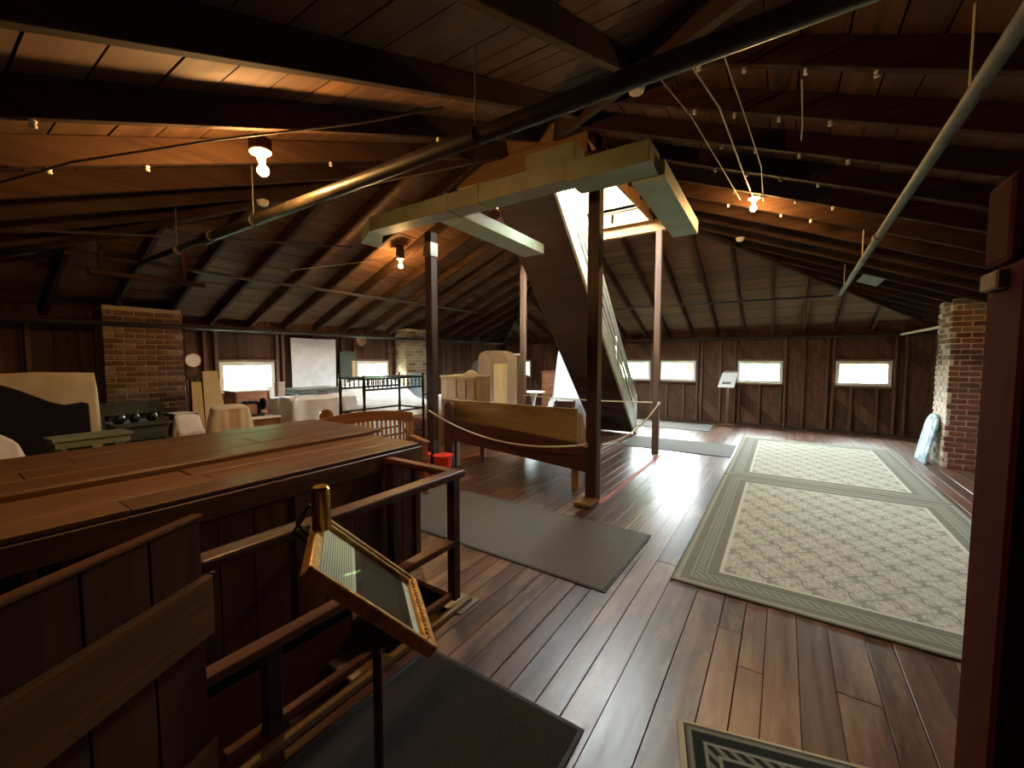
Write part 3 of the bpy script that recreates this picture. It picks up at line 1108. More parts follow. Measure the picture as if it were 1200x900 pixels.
run('iron_pipe', [(-6.0, 1.0, 2.66), (-6.0, 4, 2.66), (-6.0, 7.6, 2.66)], .022, M['pipe_thin'], 'thin dark pipe crossing the left roof slope')
run('iron_pipe', [(-4.6, 9.25, 2.72), (-1.8, 9.25, 2.72), (.7, 9.25, 2.7)], .022, M['pipe_thin'], 'thin dark pipe crossing the far roof slope')
run('conduit', [(-5.1, .6, 2.62), (-5.0, 2.2, 2.9), (-4.75, 3.4, 3.05)], .014, M['pipe_thin'], 'thin conduit below the left slope near the duct end', 'conduit')
run('iron_pipe', [(-7.365, 0.3, 2.06), (-7.365, 5, 2.06), (-7.365, 10.6, 2.06)], .03, M['pipe_thin'], 'dark pipe along the head of the left wall')
run('iron_pipe', [(-7.3, 11.225, 2.08), (-2, 11.225, 2.08), (2.4, 11.225, 2.08)], .026, M['pipe_thin'], 'dark pipe along the head of the far wall')
solo('plywood_offcut', MB().slab([(-.13, -.35, 0), (.13, -.35, 0), (.13, .35, 0), (-.13, .35, 0)], (0, 0, .012)), M['pipe_pale'], 'pale plywood offcut nailed under the right roof slope', 'board', (1.05, 8.2, 2.77))
bpy.data.objects['plywood_offcut'].rotation_euler = (0, math.atan(T), 0)
run('fluorescent_tube', [(1.62, 9.3, 2.0), (1.985, 8.95, 2.08)], .02, M['ceramic'], 'short white tube near the far right corner', 'tube')

HT = root('hung_board', 'long narrow board hung under the left slope near the chimney', 'board', (-5.92, 1.65, 2.46))
part('board', MB().bx(-.035, .035, -.5, .5, 0, .05), M['rafter_y'], HT, bevel=.004)
for y in (-.4, .3):
    part('hanger', MB().bx(-.012, .012, y - .02, y + .02, .05, .46 if y > 0 else .42), M['rafter_y'], HT)

# ------------------------------------------------------------------ bulbs
def bulb(label, loc, tilt, drop=.02):
    """loc: underside of the mounting point; the bulb hangs below, tilted"""
    b = root('bare_bulb', label, 'light bulb', loc, group='bare bulbs under the rafters')
    d = Vector(tilt).normalized()
    part('mounting_board', MB().bx(-.045, .045, -.045, .045, 0, drop), M['rafter_y'], b)
    part('ceramic_base', MB().lathe([(.055, 0), (.058, .012), (.03, .022), (.024, .05)], 20, (0, 0, 0), d), M['ceramic'], b, smooth=True)
    part('socket', MB().lathe([(.02, .045), (.02, .07), (.014, .078)], 14, (0, 0, 0), d), M['ceramic'], b, smooth=True)
    prof = [(.013, .075), (.016, .085)]
    for i in range(9):
        a = math.pi * (0.18 + .82 * i / 8)
        prof.append((.031 * math.sin(a) + .0005, .118 - .031 * math.cos(a)))
    part('glass_bulb', MB().lathe(prof, 16, (0, 0, 0), d), M['bulbglass'], b, smooth=True)
    return b


bulb('bare bulb glowing in a white base at upper left', (-2.63, 1.27, 2.83), (.1, .06, -1), .07)
bulb('bare bulb glowing under the right roof slope', (-.335, 5.42, 3.395), (-.02, -.05, -1), .12)
bulb('bare bulb glowing beside the left end of the duct', (-5.06, 4.48, 3.16), (.04, 0, -1), .2)

# ------------------------------------------------------------------ detectors, wires, insulators
def detector(label, loc):
    d = root('smoke_detector', label, 'smoke detector', loc, group='smoke detectors')
    part('base', MB().lathe([(.06, 0), (.06, -.015)], 20), M['detector'], d, smooth=True)
    part('cover', MB().lathe([(.056, -.015), (.05, -.045), (.03, -.055)], 20), M['detector'], d, smooth=True)
    return d


def on(key, x, y):
    return zroof(key, x, y)


detector('white smoke detector near the ridge beside the iron pipe', (-.93, 3.0, 3.52))
detector('white smoke detector under the far right roof slope', (-.62, 7.3, on('E', -.62, 7.3) - .01))
detector('white smoke detector on the left roof slope', (-4.75, 2.3, on('S', -4.75, 2.3) - .01))
detector('small white detector on the far left slope beside the stairs', (-5.0, 8.0, on('W', -5.0, 8.0) - .01))

ins = MB().lathe([(.011, 0), (.014, -.006), (.009, -.014), (.014, -.024), (.011, -.032)], 10).mesh('ceramic_insulator', 0, True)
for kx, k in enumerate(range(-2, 5)):
    y = 3.42 + .565 * k
    if y < 2.6:
        continue
    for q, x in enumerate((-.62, -.35, -.08, .2) if k % 2 == 0 else (-.5, -.25, .05, .35)):
        o = link('ceramic_insulator', ins, M['ceramic'], None, (x, y + .0, on('E', x, y) - .001))
        tag(o, 'ceramic knob, %s from left on %s rafter of right roof slope' % (('first', 'second', 'third', 'fourth')[q], ('nearest', 'nearest', 'second nearest', 'third nearest', 'fourth nearest', 'fifth nearest', 'sixth nearest')[kx]), 'insulator', 'ceramic knobs on the right slope')
for x, y, lb in ((-2.46, .35, 'at the left picture edge above the slack wire'), (-3.2, .5, 'at the far left just below the slack wire'), (-3.2, .9, 'midway between left edge and upper left bulb'), (-2.46, 2.6, 'on the rafter right of the bulb near the iron pipe'), (-3.2, 2.1, 'just right of and below the upper left bulb')):
    o = link('ceramic_insulator', ins, M['ceramic'], None, (x, y, on('S', x, y) - .001))
    tag(o, 'white ceramic knob ' + lb, 'insulator', 'ceramic knobs on the front slope')

# wires of the old knob wiring
def wire(pts, r, mat, label):
    return run('electric_wire', pts, r, mat, label, 'wire', 6)


wire([(-.34, 5.35, 3.38), (-.37, 4.5, 3.33), (-.42, 3.2, 3.3), (-.5, 2.4, 3.22)], .006, M['wire_pale'], 'pale straight wire feeding the bulb under the right slope')
wire([(-.24, 5.3, 3.3), (-.22, 4.3, 3.28), (-.26, 3.3, 3.2), (-.3, 2.4, 3.12)], .004, M['wire_pale'], 'thin wavy wire right of the bulb feed on the right slope')
wire([(-.46, 5.3, 3.36), (-.52, 4.4, 3.34), (-.6, 3.2, 3.3), (-.66, 2.5, 3.22)], .004, M['wire_pale'], 'thin wavy wire left of the bulb feed on the right slope')
wire([(.05, 3.42, 3.05), (.05, 3.2, 3.05), (.04, 2.9, 3.03), (.03, 2.6, 3.0)], .004, M['wire_pale'], 'short drop wire among the knobs of the right slope')
wire([(-3.6, .2, 2.42), (-3.0, .55, 2.58), (-2.5, 1.0, 2.74), (-2.1, 1.6, 2.98), (-1.75, 1.9, 3.1)], .006, M['wire'], 'dark slack wire running past the upper left bulb')
wire([(-5.9, 3.2, 2.85), (-5.3, 3.9, 3.02), (-4.9, 4.3, 3.14)], .005, M['wire_pale'], 'thin wire leading to the bulb beside the duct end')

# ------------------------------------------------------------------ rugs and mats
def rug_mat(name, hx, hy, field1, field2, line, bandA, bandB, px=.27, py=.4, border=.24, lw=.55):
    k = NT(name)
    tc = k.n('ShaderNodeTexCoord')
    se = k.n('ShaderNodeSeparateXYZ')
    k.l(tc.outputs['Object'], se.inputs[0])
    X, Y = se.outputs[0], se.outputs[1]
    dx = k.val('SUBTRACT', hx, k.val('ABSOLUTE', X))
    dy = k.val('SUBTRACT', hy, k.val('ABSOLUTE', Y))
    d = k.val('MINIMUM', dx, dy)
    # ogee lattice
    sx = k.val('MULTIPLY', X, 2 * math.pi / px)
    sy = k.val('MULTIPLY', Y, 2 * math.pi / py)
    wob = k.val('MULTIPLY', k.val('SINE', k.val('MULTIPLY', sy, 2.0)), .55)
    p = k.val('ADD', k.val('COSINE', k.val('ADD', sx, wob)), k.val('COSINE', sy))
    l1 = k.val('LESS_THAN', k.val('ABSOLUTE', p), .2)
    l1b = k.val('LESS_THAN', k.val('ABSOLUTE', k.val('SUBTRACT', k.val('ABSOLUTE', p), .62)), .1)
    q = k.val('MULTIPLY', k.val('COSINE', k.val('MULTIPLY', sx, 3.0)), k.val('COSINE', k.val('MULTIPLY', sy, 3.0)))
    l2 = k.val('GREATER_THAN', q, .55)
    nz = k.n('ShaderNodeTexNoise')
    k.l(tc.outputs['Object'], nz.inputs['Vector'])
    nz.inputs['Scale'].default_value = 55
    nz.inputs['Detail'].default_value = 4
    base = k.mix(k.val('GREATER_THAN', nz.outputs[0], .54), lin(field1), lin(field2))
    c = k.mix(k.val('MULTIPLY', l2, lw * .5), base, lin(line))
    c = k.mix(k.val('MULTIPLY', l1b, lw * .5), c, lin(line))
    c = k.mix(k.val('MULTIPLY', l1, lw), c, lin(line))
    # border bands
    al = k.val('ADD', X, Y)
    dots = k.val('GREATER_THAN', k.val('SINE', k.val('MULTIPLY', al, 110)), .1)
    bcol = k.mix(k.val('MULTIPLY', dots, .7), lin(bandA), lin(bandB))
    edge = k.ramp(k.val('DIVIDE', d, border), [(0.0, lin(bandA)), (.12, lin(bandB)), (.16, lin(bandA)), (.34, lin(bandA)), (.37, lin(bandB)), (.40, lin(line)), (.62, lin(line)), (.65, lin(bandB)), (.68, lin(bandA)), (.9, lin(bandA)), (.93, lin(field2))])
    inner = k.val('MULTIPLY', k.val('GREATER_THAN', d, border * .42), k.val('LESS_THAN', d, border * .6))
    edge = k.mix(inner, edge, bcol)
    c = k.mix(k.val('GREATER_THAN', d, border), edge, c)
    k.l(c, k.b.inputs['Base Color'])
    k.b.inputs['Roughness'].default_value = .95
    k.b.inputs['Specular IOR Level'].default_value = .1
    bp = k.n('ShaderNodeBump')
    bp.inputs['Strength'].default_value = .4
    bp.inputs['Distance'].default_value = .004
    k.l(nz.outputs[0], bp.inputs['Height'])
    k.l(bp.outputs[0], k.b.inputs['Normal'])
    return k.m


RM = rug_mat('woven_rug_pattern', 1.11, 1.61, '#b3b0a1', '#c9c5b6', '#737267', '#7c7b6f', '#a6a394', px=.26, py=.36, border=.3, lw=.62)
for nm, yc, lb in (('near', 4.65, 'large grey green patterned rug nearest the door post'), ('far', 7.9, 'grey green patterned rug farther away before the far wall')):
    rg = root('patterned_rug', lb, 'rug', (.49, yc, 0), group='pair of matching rugs')
    part('pile', MB().bx(-1.11, 1.11, -1.61, 1.61, .002, .012), RM, rg, bevel=.004)
    part('binding', MB().bx(-1.118, 1.118, -1.618, -1.61, .002, .010).bx(-1.118, 1.118, 1.61, 1.618, .002, .010).bx(-1.118, -1.11, -1.61, 1.61, .002, .010).bx(1.11, 1.118, -1.61, 1.61, .002, .010), plain('rug_binding', '#5f5f4e', .9), rg)

RM2 = rug_mat('dark_runner_pattern', .55, .36, '#2b2c2a', '#3a3b36', '#8b897a', '#2a2b29', '#8b897a', px=.16, py=.2, border=.2)
ru = root('fringed_runner', 'small dark rug with cream geometric border at the bottom edge', 'rug', (.314, 1.624, 0), math.radians(15))
part('pile', MB().bx(-.55, .55, -.36, .36, .002, .012), RM2, ru, bevel=.003)
part('binding', MB().bx(-.56, .56, .36, .372, .002, .012).bx(-.575, -.55, -.36, .372, .002, .013), plain('cream_binding', '#b9ae92', .9), ru)


def mat_(label, x0, x1, y0, y1, m, rz=0):
    cx, cy = (x0 + x1) / 2, (y0 + y1) / 2
    r = root('floor_mat', label, 'mat', (cx, cy, 0), rz)
    hx, hy = (x1 - x0) / 2, (y1 - y0) / 2
    part('surface', MB().bx(-hx + .02, hx - .02, -hy + .02, hy - .02, .002, .011), M[m], r)
    e = MB().bx(-hx, hx, -hy, -hy + .02, .002, .009).bx(-hx, hx, hy - .02, hy, .002, .009).bx(-hx, -hx + .02, -hy + .02, hy - .02, .002, .009).bx(hx - .02, hx, -hy + .02, hy - .02, .002, .009)
    part('edging', e, M['matedge'], r)


mat_('wide grey rubber mat in front of the light wood settle', -3.5, -.95, 2.62, 3.72, 'matgrey', math.radians(-1))
mat_('small grey mat beyond the roped posts', -2.5, -.66, 7.36, 8.45, 'matgrey')
mat_('thin grey mat along the far wall beyond the stairs', -3.2, -1.3, 9.75, 10.75, 'matgrey')
mat_('dark brown mat under the sign stand in the foreground', -1.58, -.66, .45, 1.56, 'matdark')

# red tape lines on the floor
solo('floor_tape', MB().bx(-.025, .025, -2.0, 2.0, .003, .0045), M['tape'], 'red tape line on the floor along the two right posts', 'tape', (-1.64, 6.25, 0))
solo('floor_tape', MB().bx(-.025, .025, -2.3, 2.3, .003, .0045), M['tape'], 'red tape line on the floor left of the settle', 'tape', (-4.22, 6.9, 0))
solo('floor_tape', MB().bx(-.025, .025, -.6, .6, .003, .0045), M['tape'], 'short red tape piece on the floor beside the red bucket', 'tape', (-4.75, 4.1, 0), math.radians(20))


# barrier ropes
def sag(p, q, d, n=14):
    p, q = Vector(p), Vector(q)
    return [p.lerp(q, i / n) - Vector((0, 0, d * 4 * (i / n) * (1 - i / n))) for i in range(n + 1)]


def rope(label, p, q, d):
    c = Vector(p)
    r = root('barrier_rope', label, 'rope', c, group='barrier ropes')
    part('cord', MB().tube([v - c for v in sag(p, q, d)], .011, 8), M['rope'], r, smooth=True)
    part('knot', MB().lathe([(.006, -.03), (.024, -.02), (.026, 0), (.02, .025), (.006, .03)], 10, Vector(q) - c), M['rope'], r, smooth=True)


rope('pale rope sagging between the dark and pale right posts', (-1.68, 4.38, .62), (-1.69, 6.96, .86), .13)
rope('pale rope hanging across the front of the red bed rail', (-4.42, 4.415, .82), (-1.8, 4.215, .64), .2)
rope('pale rope running level behind the stairs to the pale post', (-4.38, 7.05, .86), (-1.79, 7.08, .86), .03)

# ------------------------------------------------------------------ light wood trough and red bed rail
TR = root('wooden_settle', 'worn light wood settle seen from behind on straight legs', 'settle', (-3.05, 4.9, 0))
for sx in (-1, 1):
    for sy in (-1, 1):
        part('leg', MB().bx(sx * .97 - .045, sx * .97 + .045, sy * .33 - .035, sy * .33 + .035, .001, .5), M['oak_z'], TR, bevel=.005)
part('back_panel', MB().slab([(-1.17, -.42, 1.0), (1.02, -.42, 1.0), (1.0, -.375, .62), (-1.12, -.375, .62)], (0, .025, 0)), M['oak'], TR, bevel=.004)
part('back_ledge', MB().bx(-1.13, 1.01, -.4, -.35, .595, .62), M['oak'], TR, bevel=.004)
part('lower_back_panel', MB().bx(-1.1, .98, -.37, -.345, .47, .595), M['oak'], TR, bevel=.004)
for x in (-1.13, .975):
    part('end_panel', MB().slab([(x, -.38, .96), (x, -.2, .9), (x, -.12, .72), (x, .36, .66), (x, .36, .47), (x, -.345, .47)], (.025, 0, 0)), M['pine_z'], TR, bevel=.004)
part('seat_board', MB().bx(-1.1, .97, -.34, .36, .47, .5), M['oak'], TR, bevel=.004)
BRL = root('bed_rail', 'reddish brown bed rail with a round topped post before the settle', 'bed rail', (-2.9, 4.44, 0))
part('side_rail', MB().slab([(-1.12, -.02, .74), (1.07, -.02, .585), (1.07, -.02, .26), (-1.12, -.02, .42)], (0, .04, 0)), M['mahog'], BRL, bevel=.006)
po = [(-1.2, .001), (-1.05, .001), (-1.05, .9)] + [(-1.125 + .075 * math.cos(a), .9 + .075 * math.sin(a)) for a in [math.pi * i / 8 for i in range(1, 8)]] + [(-1.2, .9)]
part('post', MB().slab([(x, -.04, z) for x, z in po], (0, .07, 0)), M['mahog_z'], BRL, bevel=.008)

BK = root('red_bucket', 'red plastic bucket beside the slatted bench', 'bucket', (-3.86, 4.12, 0))
part('body', MB().lathe([(.1, .001), (.13, .27), (.125, .27), (.095, .02)], 24), M['red'], BK, smooth=True)
part('rim', MB().lathe([(.128, .262), (.138, .266), (.138, .278), (.128, .28)], 24), M['red'], BK, smooth=True)
BK2 = copy_tree(BK)
BK2.location = (-4.16, 4.0, 0)
BK2['label'] = 'second red bucket half hidden behind the bench arm'
for b_ in (BK, BK2):
    b_['group'] = 'red buckets'

# slatted bench behind the enclosure
SB = root('slatted_bench', 'honey brown bench with slatted back behind the enclosure', 'bench', (-3.8, 2.98, 0), math.radians(68))
for sx in (-1, 1):
    part('leg', MB().bx(sx * .5 - .025, sx * .5 + .025, -.2, -.15, .001, .62), M['bench_z'], SB, bevel=.004)
    part('leg', MB().slab([(sx * .5 - .025, .2, .001), (sx * .5 + .025, .2, .001), (sx * .5 + .025, .26, .93), (sx * .5 - .025, .26, .93)], (0, .05, 0)), M['bench_z'], SB, bevel=.004)
    part('arm', MB().bx(sx * .5 - .035, sx * .5 + .035, -.24, .25, .62, .65), M['bench_z'], SB, bevel=.008)
pts = []
for i in range(13):
    u = -1 + 2 * i / 12
    pts.append((u * .52, .93 + .05 * (1 - u * u)))
pol = [(x, .25, z) for x, z in pts] + [(x, .25, z - .12) for x, z in reversed(pts)]
part('crest_rail', MB().slab(pol, (0, .04, 0)), M['bench_y'], SB, bevel=.004)
part('lower_back_rail', MB().bx(-.5, .5, .215, .245, .5, .56), M['bench_y'], SB, bevel=.004)
for i in range(18):
    x = -.45 + i * .9 / 17
    part('back_slat', MB().slab([(x - .012, .22, .55), (x + .012, .22, .55), (x + .012, .255, .86), (x - .012, .255, .86)], (0, .014, 0)), M['bench_z'], SB)
for i in range(4):
    part('seat_slat', MB().bx(-.52, .52, -.23 + i * .112, -.125 + i * .112, .42, .445), M['bench_y'], SB, bevel=.004)
part('stretcher', MB().bx(-.5, .5, -.185, -.165, .2, .24), M['bench_y'], SB)

# rounded bed post end rising behind the enclosure
po = [(-.075, .001), (.075, .001), (.075, .93)] + [(.075 * math.cos(a), .93 + .075 * math.sin(a)) for a in [math.pi * i / 8 for i in range(1, 8)]] + [(-.075, .93)]
BP = root('bed_end', 'small arched wooden bed end rising behind the enclosure', 'bed end', (-4.45, 2.78, 0), math.radians(66))
part('arched_panel', MB().slab([(x, -.02, z) for x, z in po], (0, .04, 0)), M['bench_z'], BP, bevel=.006)
part('foot_rail', MB().bx(-.35, .35, -.02, .02, .2, .34), M['bench_y'], BP, bevel=.005)
for x in (-.33, .33):
    part('leg', MB().bx(x - .03, x + .03, -.03, .03, .001, .5), M['bench_z'], BP)

# ------------------------------------------------------------------ furniture at the centre back
CB = root('low_cupboard', 'light wood cupboard with three panels and scrolled crest', 'cupboard', (-5.08, 6.05, 0))
part('carcass', MB().bx(-.44, .44, -.2, .22, .1, 1.24), M['pine_z'], CB, bevel=.005)
part('top', MB().bx(-.46, .46, -.22, .23, 1.24, 1.27), M['oak'], CB, bevel=.005)
cr = [(-.46, 1.27)] + [(-.46 + .92 * i / 20, 1.285 + .09 * math.exp(-((i - 10) / 3.2) ** 2)) for i in range(21)] + [(.46, 1.27)]
part('crest', MB().slab([(x, .18, z) for x, z in cr], (0, .03, 0)), M['oak'], CB, bevel=.003)
for i, (a, b) in enumerate(((-.41, -.03), (0, .2), (.22, .41))):
    d_ = part('door', MB().bx(a, b, -.225, -.2, .86, 1.2), M['oak_z'], CB, bevel=.004)
    part('knob', MB().lathe([(.008, 0), (.014, .012), (.004, .022)], 10, ((a + b) / 2, -.215, 1.1), (0, -1, 0)), M['cab_z'], d_, smooth=True)
for i in range(2):
    part('drawer', MB().bx(-.41 + i * .42, -.01 + i * .42, -.215, -.2, .5, .82), M['pine_z'], CB, bevel=.004)
for sx in (-1, 1):
    for sy in (-.17, .19):
        part('foot', MB().bx(sx * .4 - .03, sx * .4 + .03, sy - .03, sy + .03, .001, .1), M['pine_z'], CB)

TC = root('tall_cabinet', 'tall brown wardrobe back with chamfered top corners', 'cabinet', (-5.6, 7.75, 0))
pol = [(-.42, .001), (.42, .001), (.42, 1.6), (.3, 1.73), (.1, 1.78), (-.2, 1.78), (-.36, 1.72), (-.42, 1.62)]
part('back_panel', MB().slab([(x, -.1, z) for x, z in pol], (0, .4, 0)), M['cab_z'], TC, bevel=.006)
part('side_board', MB().bx(-.4, .02, -.12, -.1, .6, 1.64), M['cab_z'], TC, bevel=.004)
part('lean_board', MB().bx(.06, .42, -.15, -.11, .001, 1.48), M['pine_z'], TC, bevel=.004)
part('cross_board', MB().bx(-.41, .03, -.125, -.12, .5, .6), M['pine_z'], TC)

AC = root('round_back_chair', 'grey green upholstered chair with round pale frame', 'chair', (-6.95, 8.9, 0))
arch = [(-.28, .45), (.28, .45), (.28, 1.25)] + [(.28 * math.cos(a), 1.25 + .3 * math.sin(a)) for a in [math.pi * i / 10 for i in range(1, 10)]] + [(-.28, 1.25)]
part('back_pad', MB().slab([(x, -.02, z) for x, z in arch], (0, .06, 0)), M['upholstery'], AC, bevel=.012)
part('back_frame', MB().tube([(x * 1.04, .01, z) for x, z in [(.28, .42), (.28, 1.25)] + [(.28 * math.cos(a), 1.25 + .3 * math.sin(a)) for a in [math.pi * i / 12 for i in range(1, 12)]] + [(-.28, 1.25), (-.28, .42)]], .022, 8), M['pipe_pale'], AC, smooth=True)
part('seat', MB().bx(-.28, .28, -.5, .02, .38, .46), M['upholstery'], AC, bevel=.02, seg=2)
for sx in (-1, 1):
    for y in (-.46, 0):
        part('leg', MB().bx(sx * .25 - .02, sx * .25 + .02, y - .02, y + .02, .001, .39), M['cab_z'], AC)

BC = root('red_bookcase', 'narrow white edged bookcase with a red panel', 'bookcase', (-5.98, 8.95, 0))
part('side', MB().bx(-.34, -.31, -.14, .15, .001, 1.68), M['candle'], BC)
part('side', MB().bx(.31, .34, -.14, .15, .001, 1.68), M['mahog_z'], BC)
part('top', MB().bx(-.36, .36, -.16, .16, 1.68, 1.72), M['candle'], BC, bevel=.004)
part('red_panel', MB().bx(-.1, .31, -.1, -.08, .78, 1.68), M['red_panel'], BC)
part('pale_panel', MB().bx(-.31, -.1, -.1, -.08, .78, 1.68), M['cardboard'], BC)
for z in (.1, .45, .76):
    part('shelf', MB().bx(-.31, .31, -.14, .15, z, z + .025), M['candle'], BC)
part('back', MB().bx(-.31, .31, .13, .15, .1, 1.68), M['red_panel'], BC)

WT = root('white_table', 'small white round table before the red bookcase', 'table', (-5.0, 8.5, 0))
part('top', MB().lathe([(.27, .78), (.28, .785), (.28, .8), (.27, .81)], 24), M['candle'], WT, smooth=True)
part('pedestal', MB().lathe([(.05, .05), (.03, .2), (.035, .5), (.07, .7), (.12, .78)], 14), M['candle'], WT, smooth=True)
part('foot', MB().lathe([(.2, .001), (.2, .02), (.06, .06)], 18), M['candle'], WT, smooth=True)

CD = root('small_chest', 'brown chest of drawers beside the tall sheeted chair', 'chest', (-5.02, 9.6, 0))
part('carcass', MB().bx(-.26, .26, -.2, .2, .06, 1.24), M['drawer'], CD, bevel=.005)
part('top', MB().bx(-.28, .28, -.22, .21, 1.24, 1.27), M['drawer'], CD, bevel=.005)
for i in range(4):
    d_ = part('drawer', MB().bx(-.23, .23, -.215, -.2, .1 + i * .285, .365 + i * .285), M['drawer'], CD, bevel=.004)
    part('knob', MB().lathe([(.008, 0), (.016, .012), (.005, .022)], 10, (0, -.215, .235 + i * .285), (0, -1, 0)), M['brass'], d_, smooth=True)
for sx in (-1, 1):
    for y in (-.16, .16):
        part('foot', MB().bx(sx * .22 - .03, sx * .22 + .03, y - .03, y + .03, .001, .06), M['drawer'], CD)

# tall sheeted chair left of the stairs
hf = lambda x, y: .72 + 1.12 / (1 + math.exp(-(y - .02) * 26)) - .25 * max(0, x) * (y > 0)
DC = root('sheeted_chair', 'tall white sheeted chair tucked behind the stairs', 'covered chair', (-4.02, 8.35, 0))
part('sheet', drape(.6, .62, hf, .05, .03, seed=3, freq=8, flare=.12), M['sheet'], DC, smooth=True)
for sx in (-1, 1):
    part('leg', MB().bx(sx * .2 - .02, sx * .2 + .02, -.2, -.16, .001, .3), M['dark_z'], DC)
    part('leg', MB().bx(sx * .2 - .02, sx * .2 + .02, .16, .2, .001, .3), M['dark_z'], DC)
FC = root('folded_chair', 'dark red folded wooden chair in front of the sheeted chair', 'chair', (-3.74, 7.6, 0), .3)
part('seat', MB().slab([(-.2, -.16, .62), (.2, -.16, .62), (.2, .2, .5), (-.2, .2, .5)], (0, 0, .025)), M['mahog'], FC, bevel=.004)
for sx in (-1, 1):
    part('leg', MB().beam((sx * .19, -.26, .001), (sx * .19, .2, .72), .03, .03), M['mahog_z'], FC)
    part('leg', MB().beam((sx * .16, .22, .001), (sx * .16, -.18, .72), .03, .03), M['mahog_z'], FC)
part('back_slat', MB().bx(-.21, .21, .17, .2, .6, .7), M['mahog'], FC, bevel=.004)

# ------------------------------------------------------------------ furniture along the left wall
mb = MB()
nu, nv = 24, 20
for i in range(nu + 1):
    for j in range(nv + 1):
        u, v = i / nu, j / nv
        y = -.46 + .92 * u + .02 * v * math.sin(u * 3)
        mb.v.append((.012 * math.sin(9 * u + 2 * v) * (.3 + v) + .02, y, 1.99 - 1.06 * v + .012 * math.sin(u * math.pi) * -1))
b0 = len(mb.v)
mb.v += [(x - .008, y, z) for x, y, z in mb.v]
for i in range(nu):
    for j in range(nv):
        a = i * (nv + 1) + j
        q = (a, a + 1, a + nv + 2, a + nv + 1)
        mb.f.append(q)
        mb.f.append(tuple(b0 + t_ for t_ in reversed(q)))
HS = root('hanging_sheet', 'white sheet hanging flat on the left wall', 'sheet', (-7.74, 4.61, 0))
part('cloth', mb, M['sheet'], HS, smooth=True)
part('hanging_rod', MB().tube([(.01, -.5, 1.99), (.01, .5, 1.99)], .012, 8), M['dark_x'], HS)

hf = lambda x, y: 1.02 + .02 * math.sin(4 * x) - .05 * (x > .3)
DT = root('sheeted_table', 'white sheeted table under the hanging sheet', 'covered table', (-6.3, 3.74, 0))
part('sheet', drape(.75, 1.12, hf, .03, .03, seed=5, freq=10, flare=.05), M['sheet'], DT, smooth=True)
part('table_frame', MB().bx(-.3, .3, -.5, .5, .001, .9), M['dark_z'], DT)
FCs = root('flat_case', 'flat grey case lying on the sheeted table', 'case', (-6.28, 3.7, 1.048))
part('body', MB().bx(-.26, .26, -.36, .36, .0, .05), M['greymetal'], FCs, bevel=.008)
part('lid', MB().bx(-.265, .265, -.365, .365, .052, .085), M['greymetal'], FCs, bevel=.008)
part('handle', MB().tube([(.26, -.06, .04), (.3, -.05, .04), (.3, .05, .04), (.26, .06, .04)], .008, 6), M['black'], FCs)
for y, x, lb in ((3.12, -6.15, 'white upright card box at the left end of the sheeted table'), (4.15, -6.15, 'white upright card box at the right end of the sheeted table')):
    cb = root('card_box', lb, 'box', (x, y, 1.045), group='white card boxes')
    part('body', MB().bx(-.05, .05, -.05, .05, 0, .17), M['candle'], cb, bevel=.004)
    part('lid', MB().bx(-.053, .053, -.053, .053, .17, .21), M['candle'], cb, bevel=.004)

hf = lambda x, y: .78 + .42 * (1 - min(1, abs(y) / .98) ** 4) * (1 / (1 + math.exp((x + .12) * 14)))
DS = root('sheeted_sofa', 'white sheeted sofa with humped back behind the spindle crib', 'covered sofa', (-6.5, 5.3, 0))
part('sheet', drape(.8, 1.6, hf, .03, .03, seed=8, freq=12, flare=.05, nper=128), M['sheet'], DS, smooth=True)
part('frame', MB().bx(-.35, .35, -.8, .8, .001, .6), M['dark_z'], DS)
hf = lambda x, y: .82
DB = root('sheeted_box', 'low white sheeted box at the right end of the sofa', 'covered box', (-6.0, 6.5, 0))
part('sheet', drape(.5, .42, hf, .03, .015, seed=9, freq=7, flare=.03), M['sheet'], DB, smooth=True)
part('box_inside', MB().bx(-.2, .2, -.17, .17, .001, .75), M['cardboard'], DB)

CRB = root('spindle_crib', 'black spindle crib frame before the sheeted sofa', 'crib', (-5.3, 4.3, 0), math.radians(-2))
for y in (-.56, .56):
    for x in (-.3, .3):
        part('post', MB().lathe([(.02, .001), (.026, .1), (.018, .2), (.026, .5), (.018, .62), (.026, .8), (.018, .95), (.026, 1.2), (.016, 1.32), (.022, 1.36)], 10, (x, y, 0)), M['iron'], CRB, smooth=True)
for x in (-.3, .3):
    for z in (1.3, 1.14, .78, .42):
        part('rail', MB().tube([(x, -.56, z), (x, .56, z)], .016, 8), M['iron'], CRB, smooth=True)
    for i in range(13):
        y = -.48 + i * .08
        part('spindle', MB().lathe([(.006, 1.15), (.012, 1.19), (.007, 1.22), (.012, 1.25), (.006, 1.29)], 8, (x, y, 0)), M['iron'], CRB, smooth=True)
for y in (-.56, .56):
    for z in (1.3, .78):
        part('end_rail', MB().tube([(-.3, y, z), (.3, y, z)], .016, 8), M['iron'], CRB, smooth=True)

hf = lambda x, y: .9
DK = root('sheeted_stool', 'beige cloth covered stool left of the spindle crib', 'covered stool', (-4.8, 3.4, 0))
part('cloth', drape(.36, .36, lambda x, y: .78 - .1 * y, .03, .02, seed=12, freq=6, flare=.06), M['beige'], DK, smooth=True)
part('seat_block', MB().bx(-.13, .13, -.13, .13, .001, .68), M['dark_z'], DK)

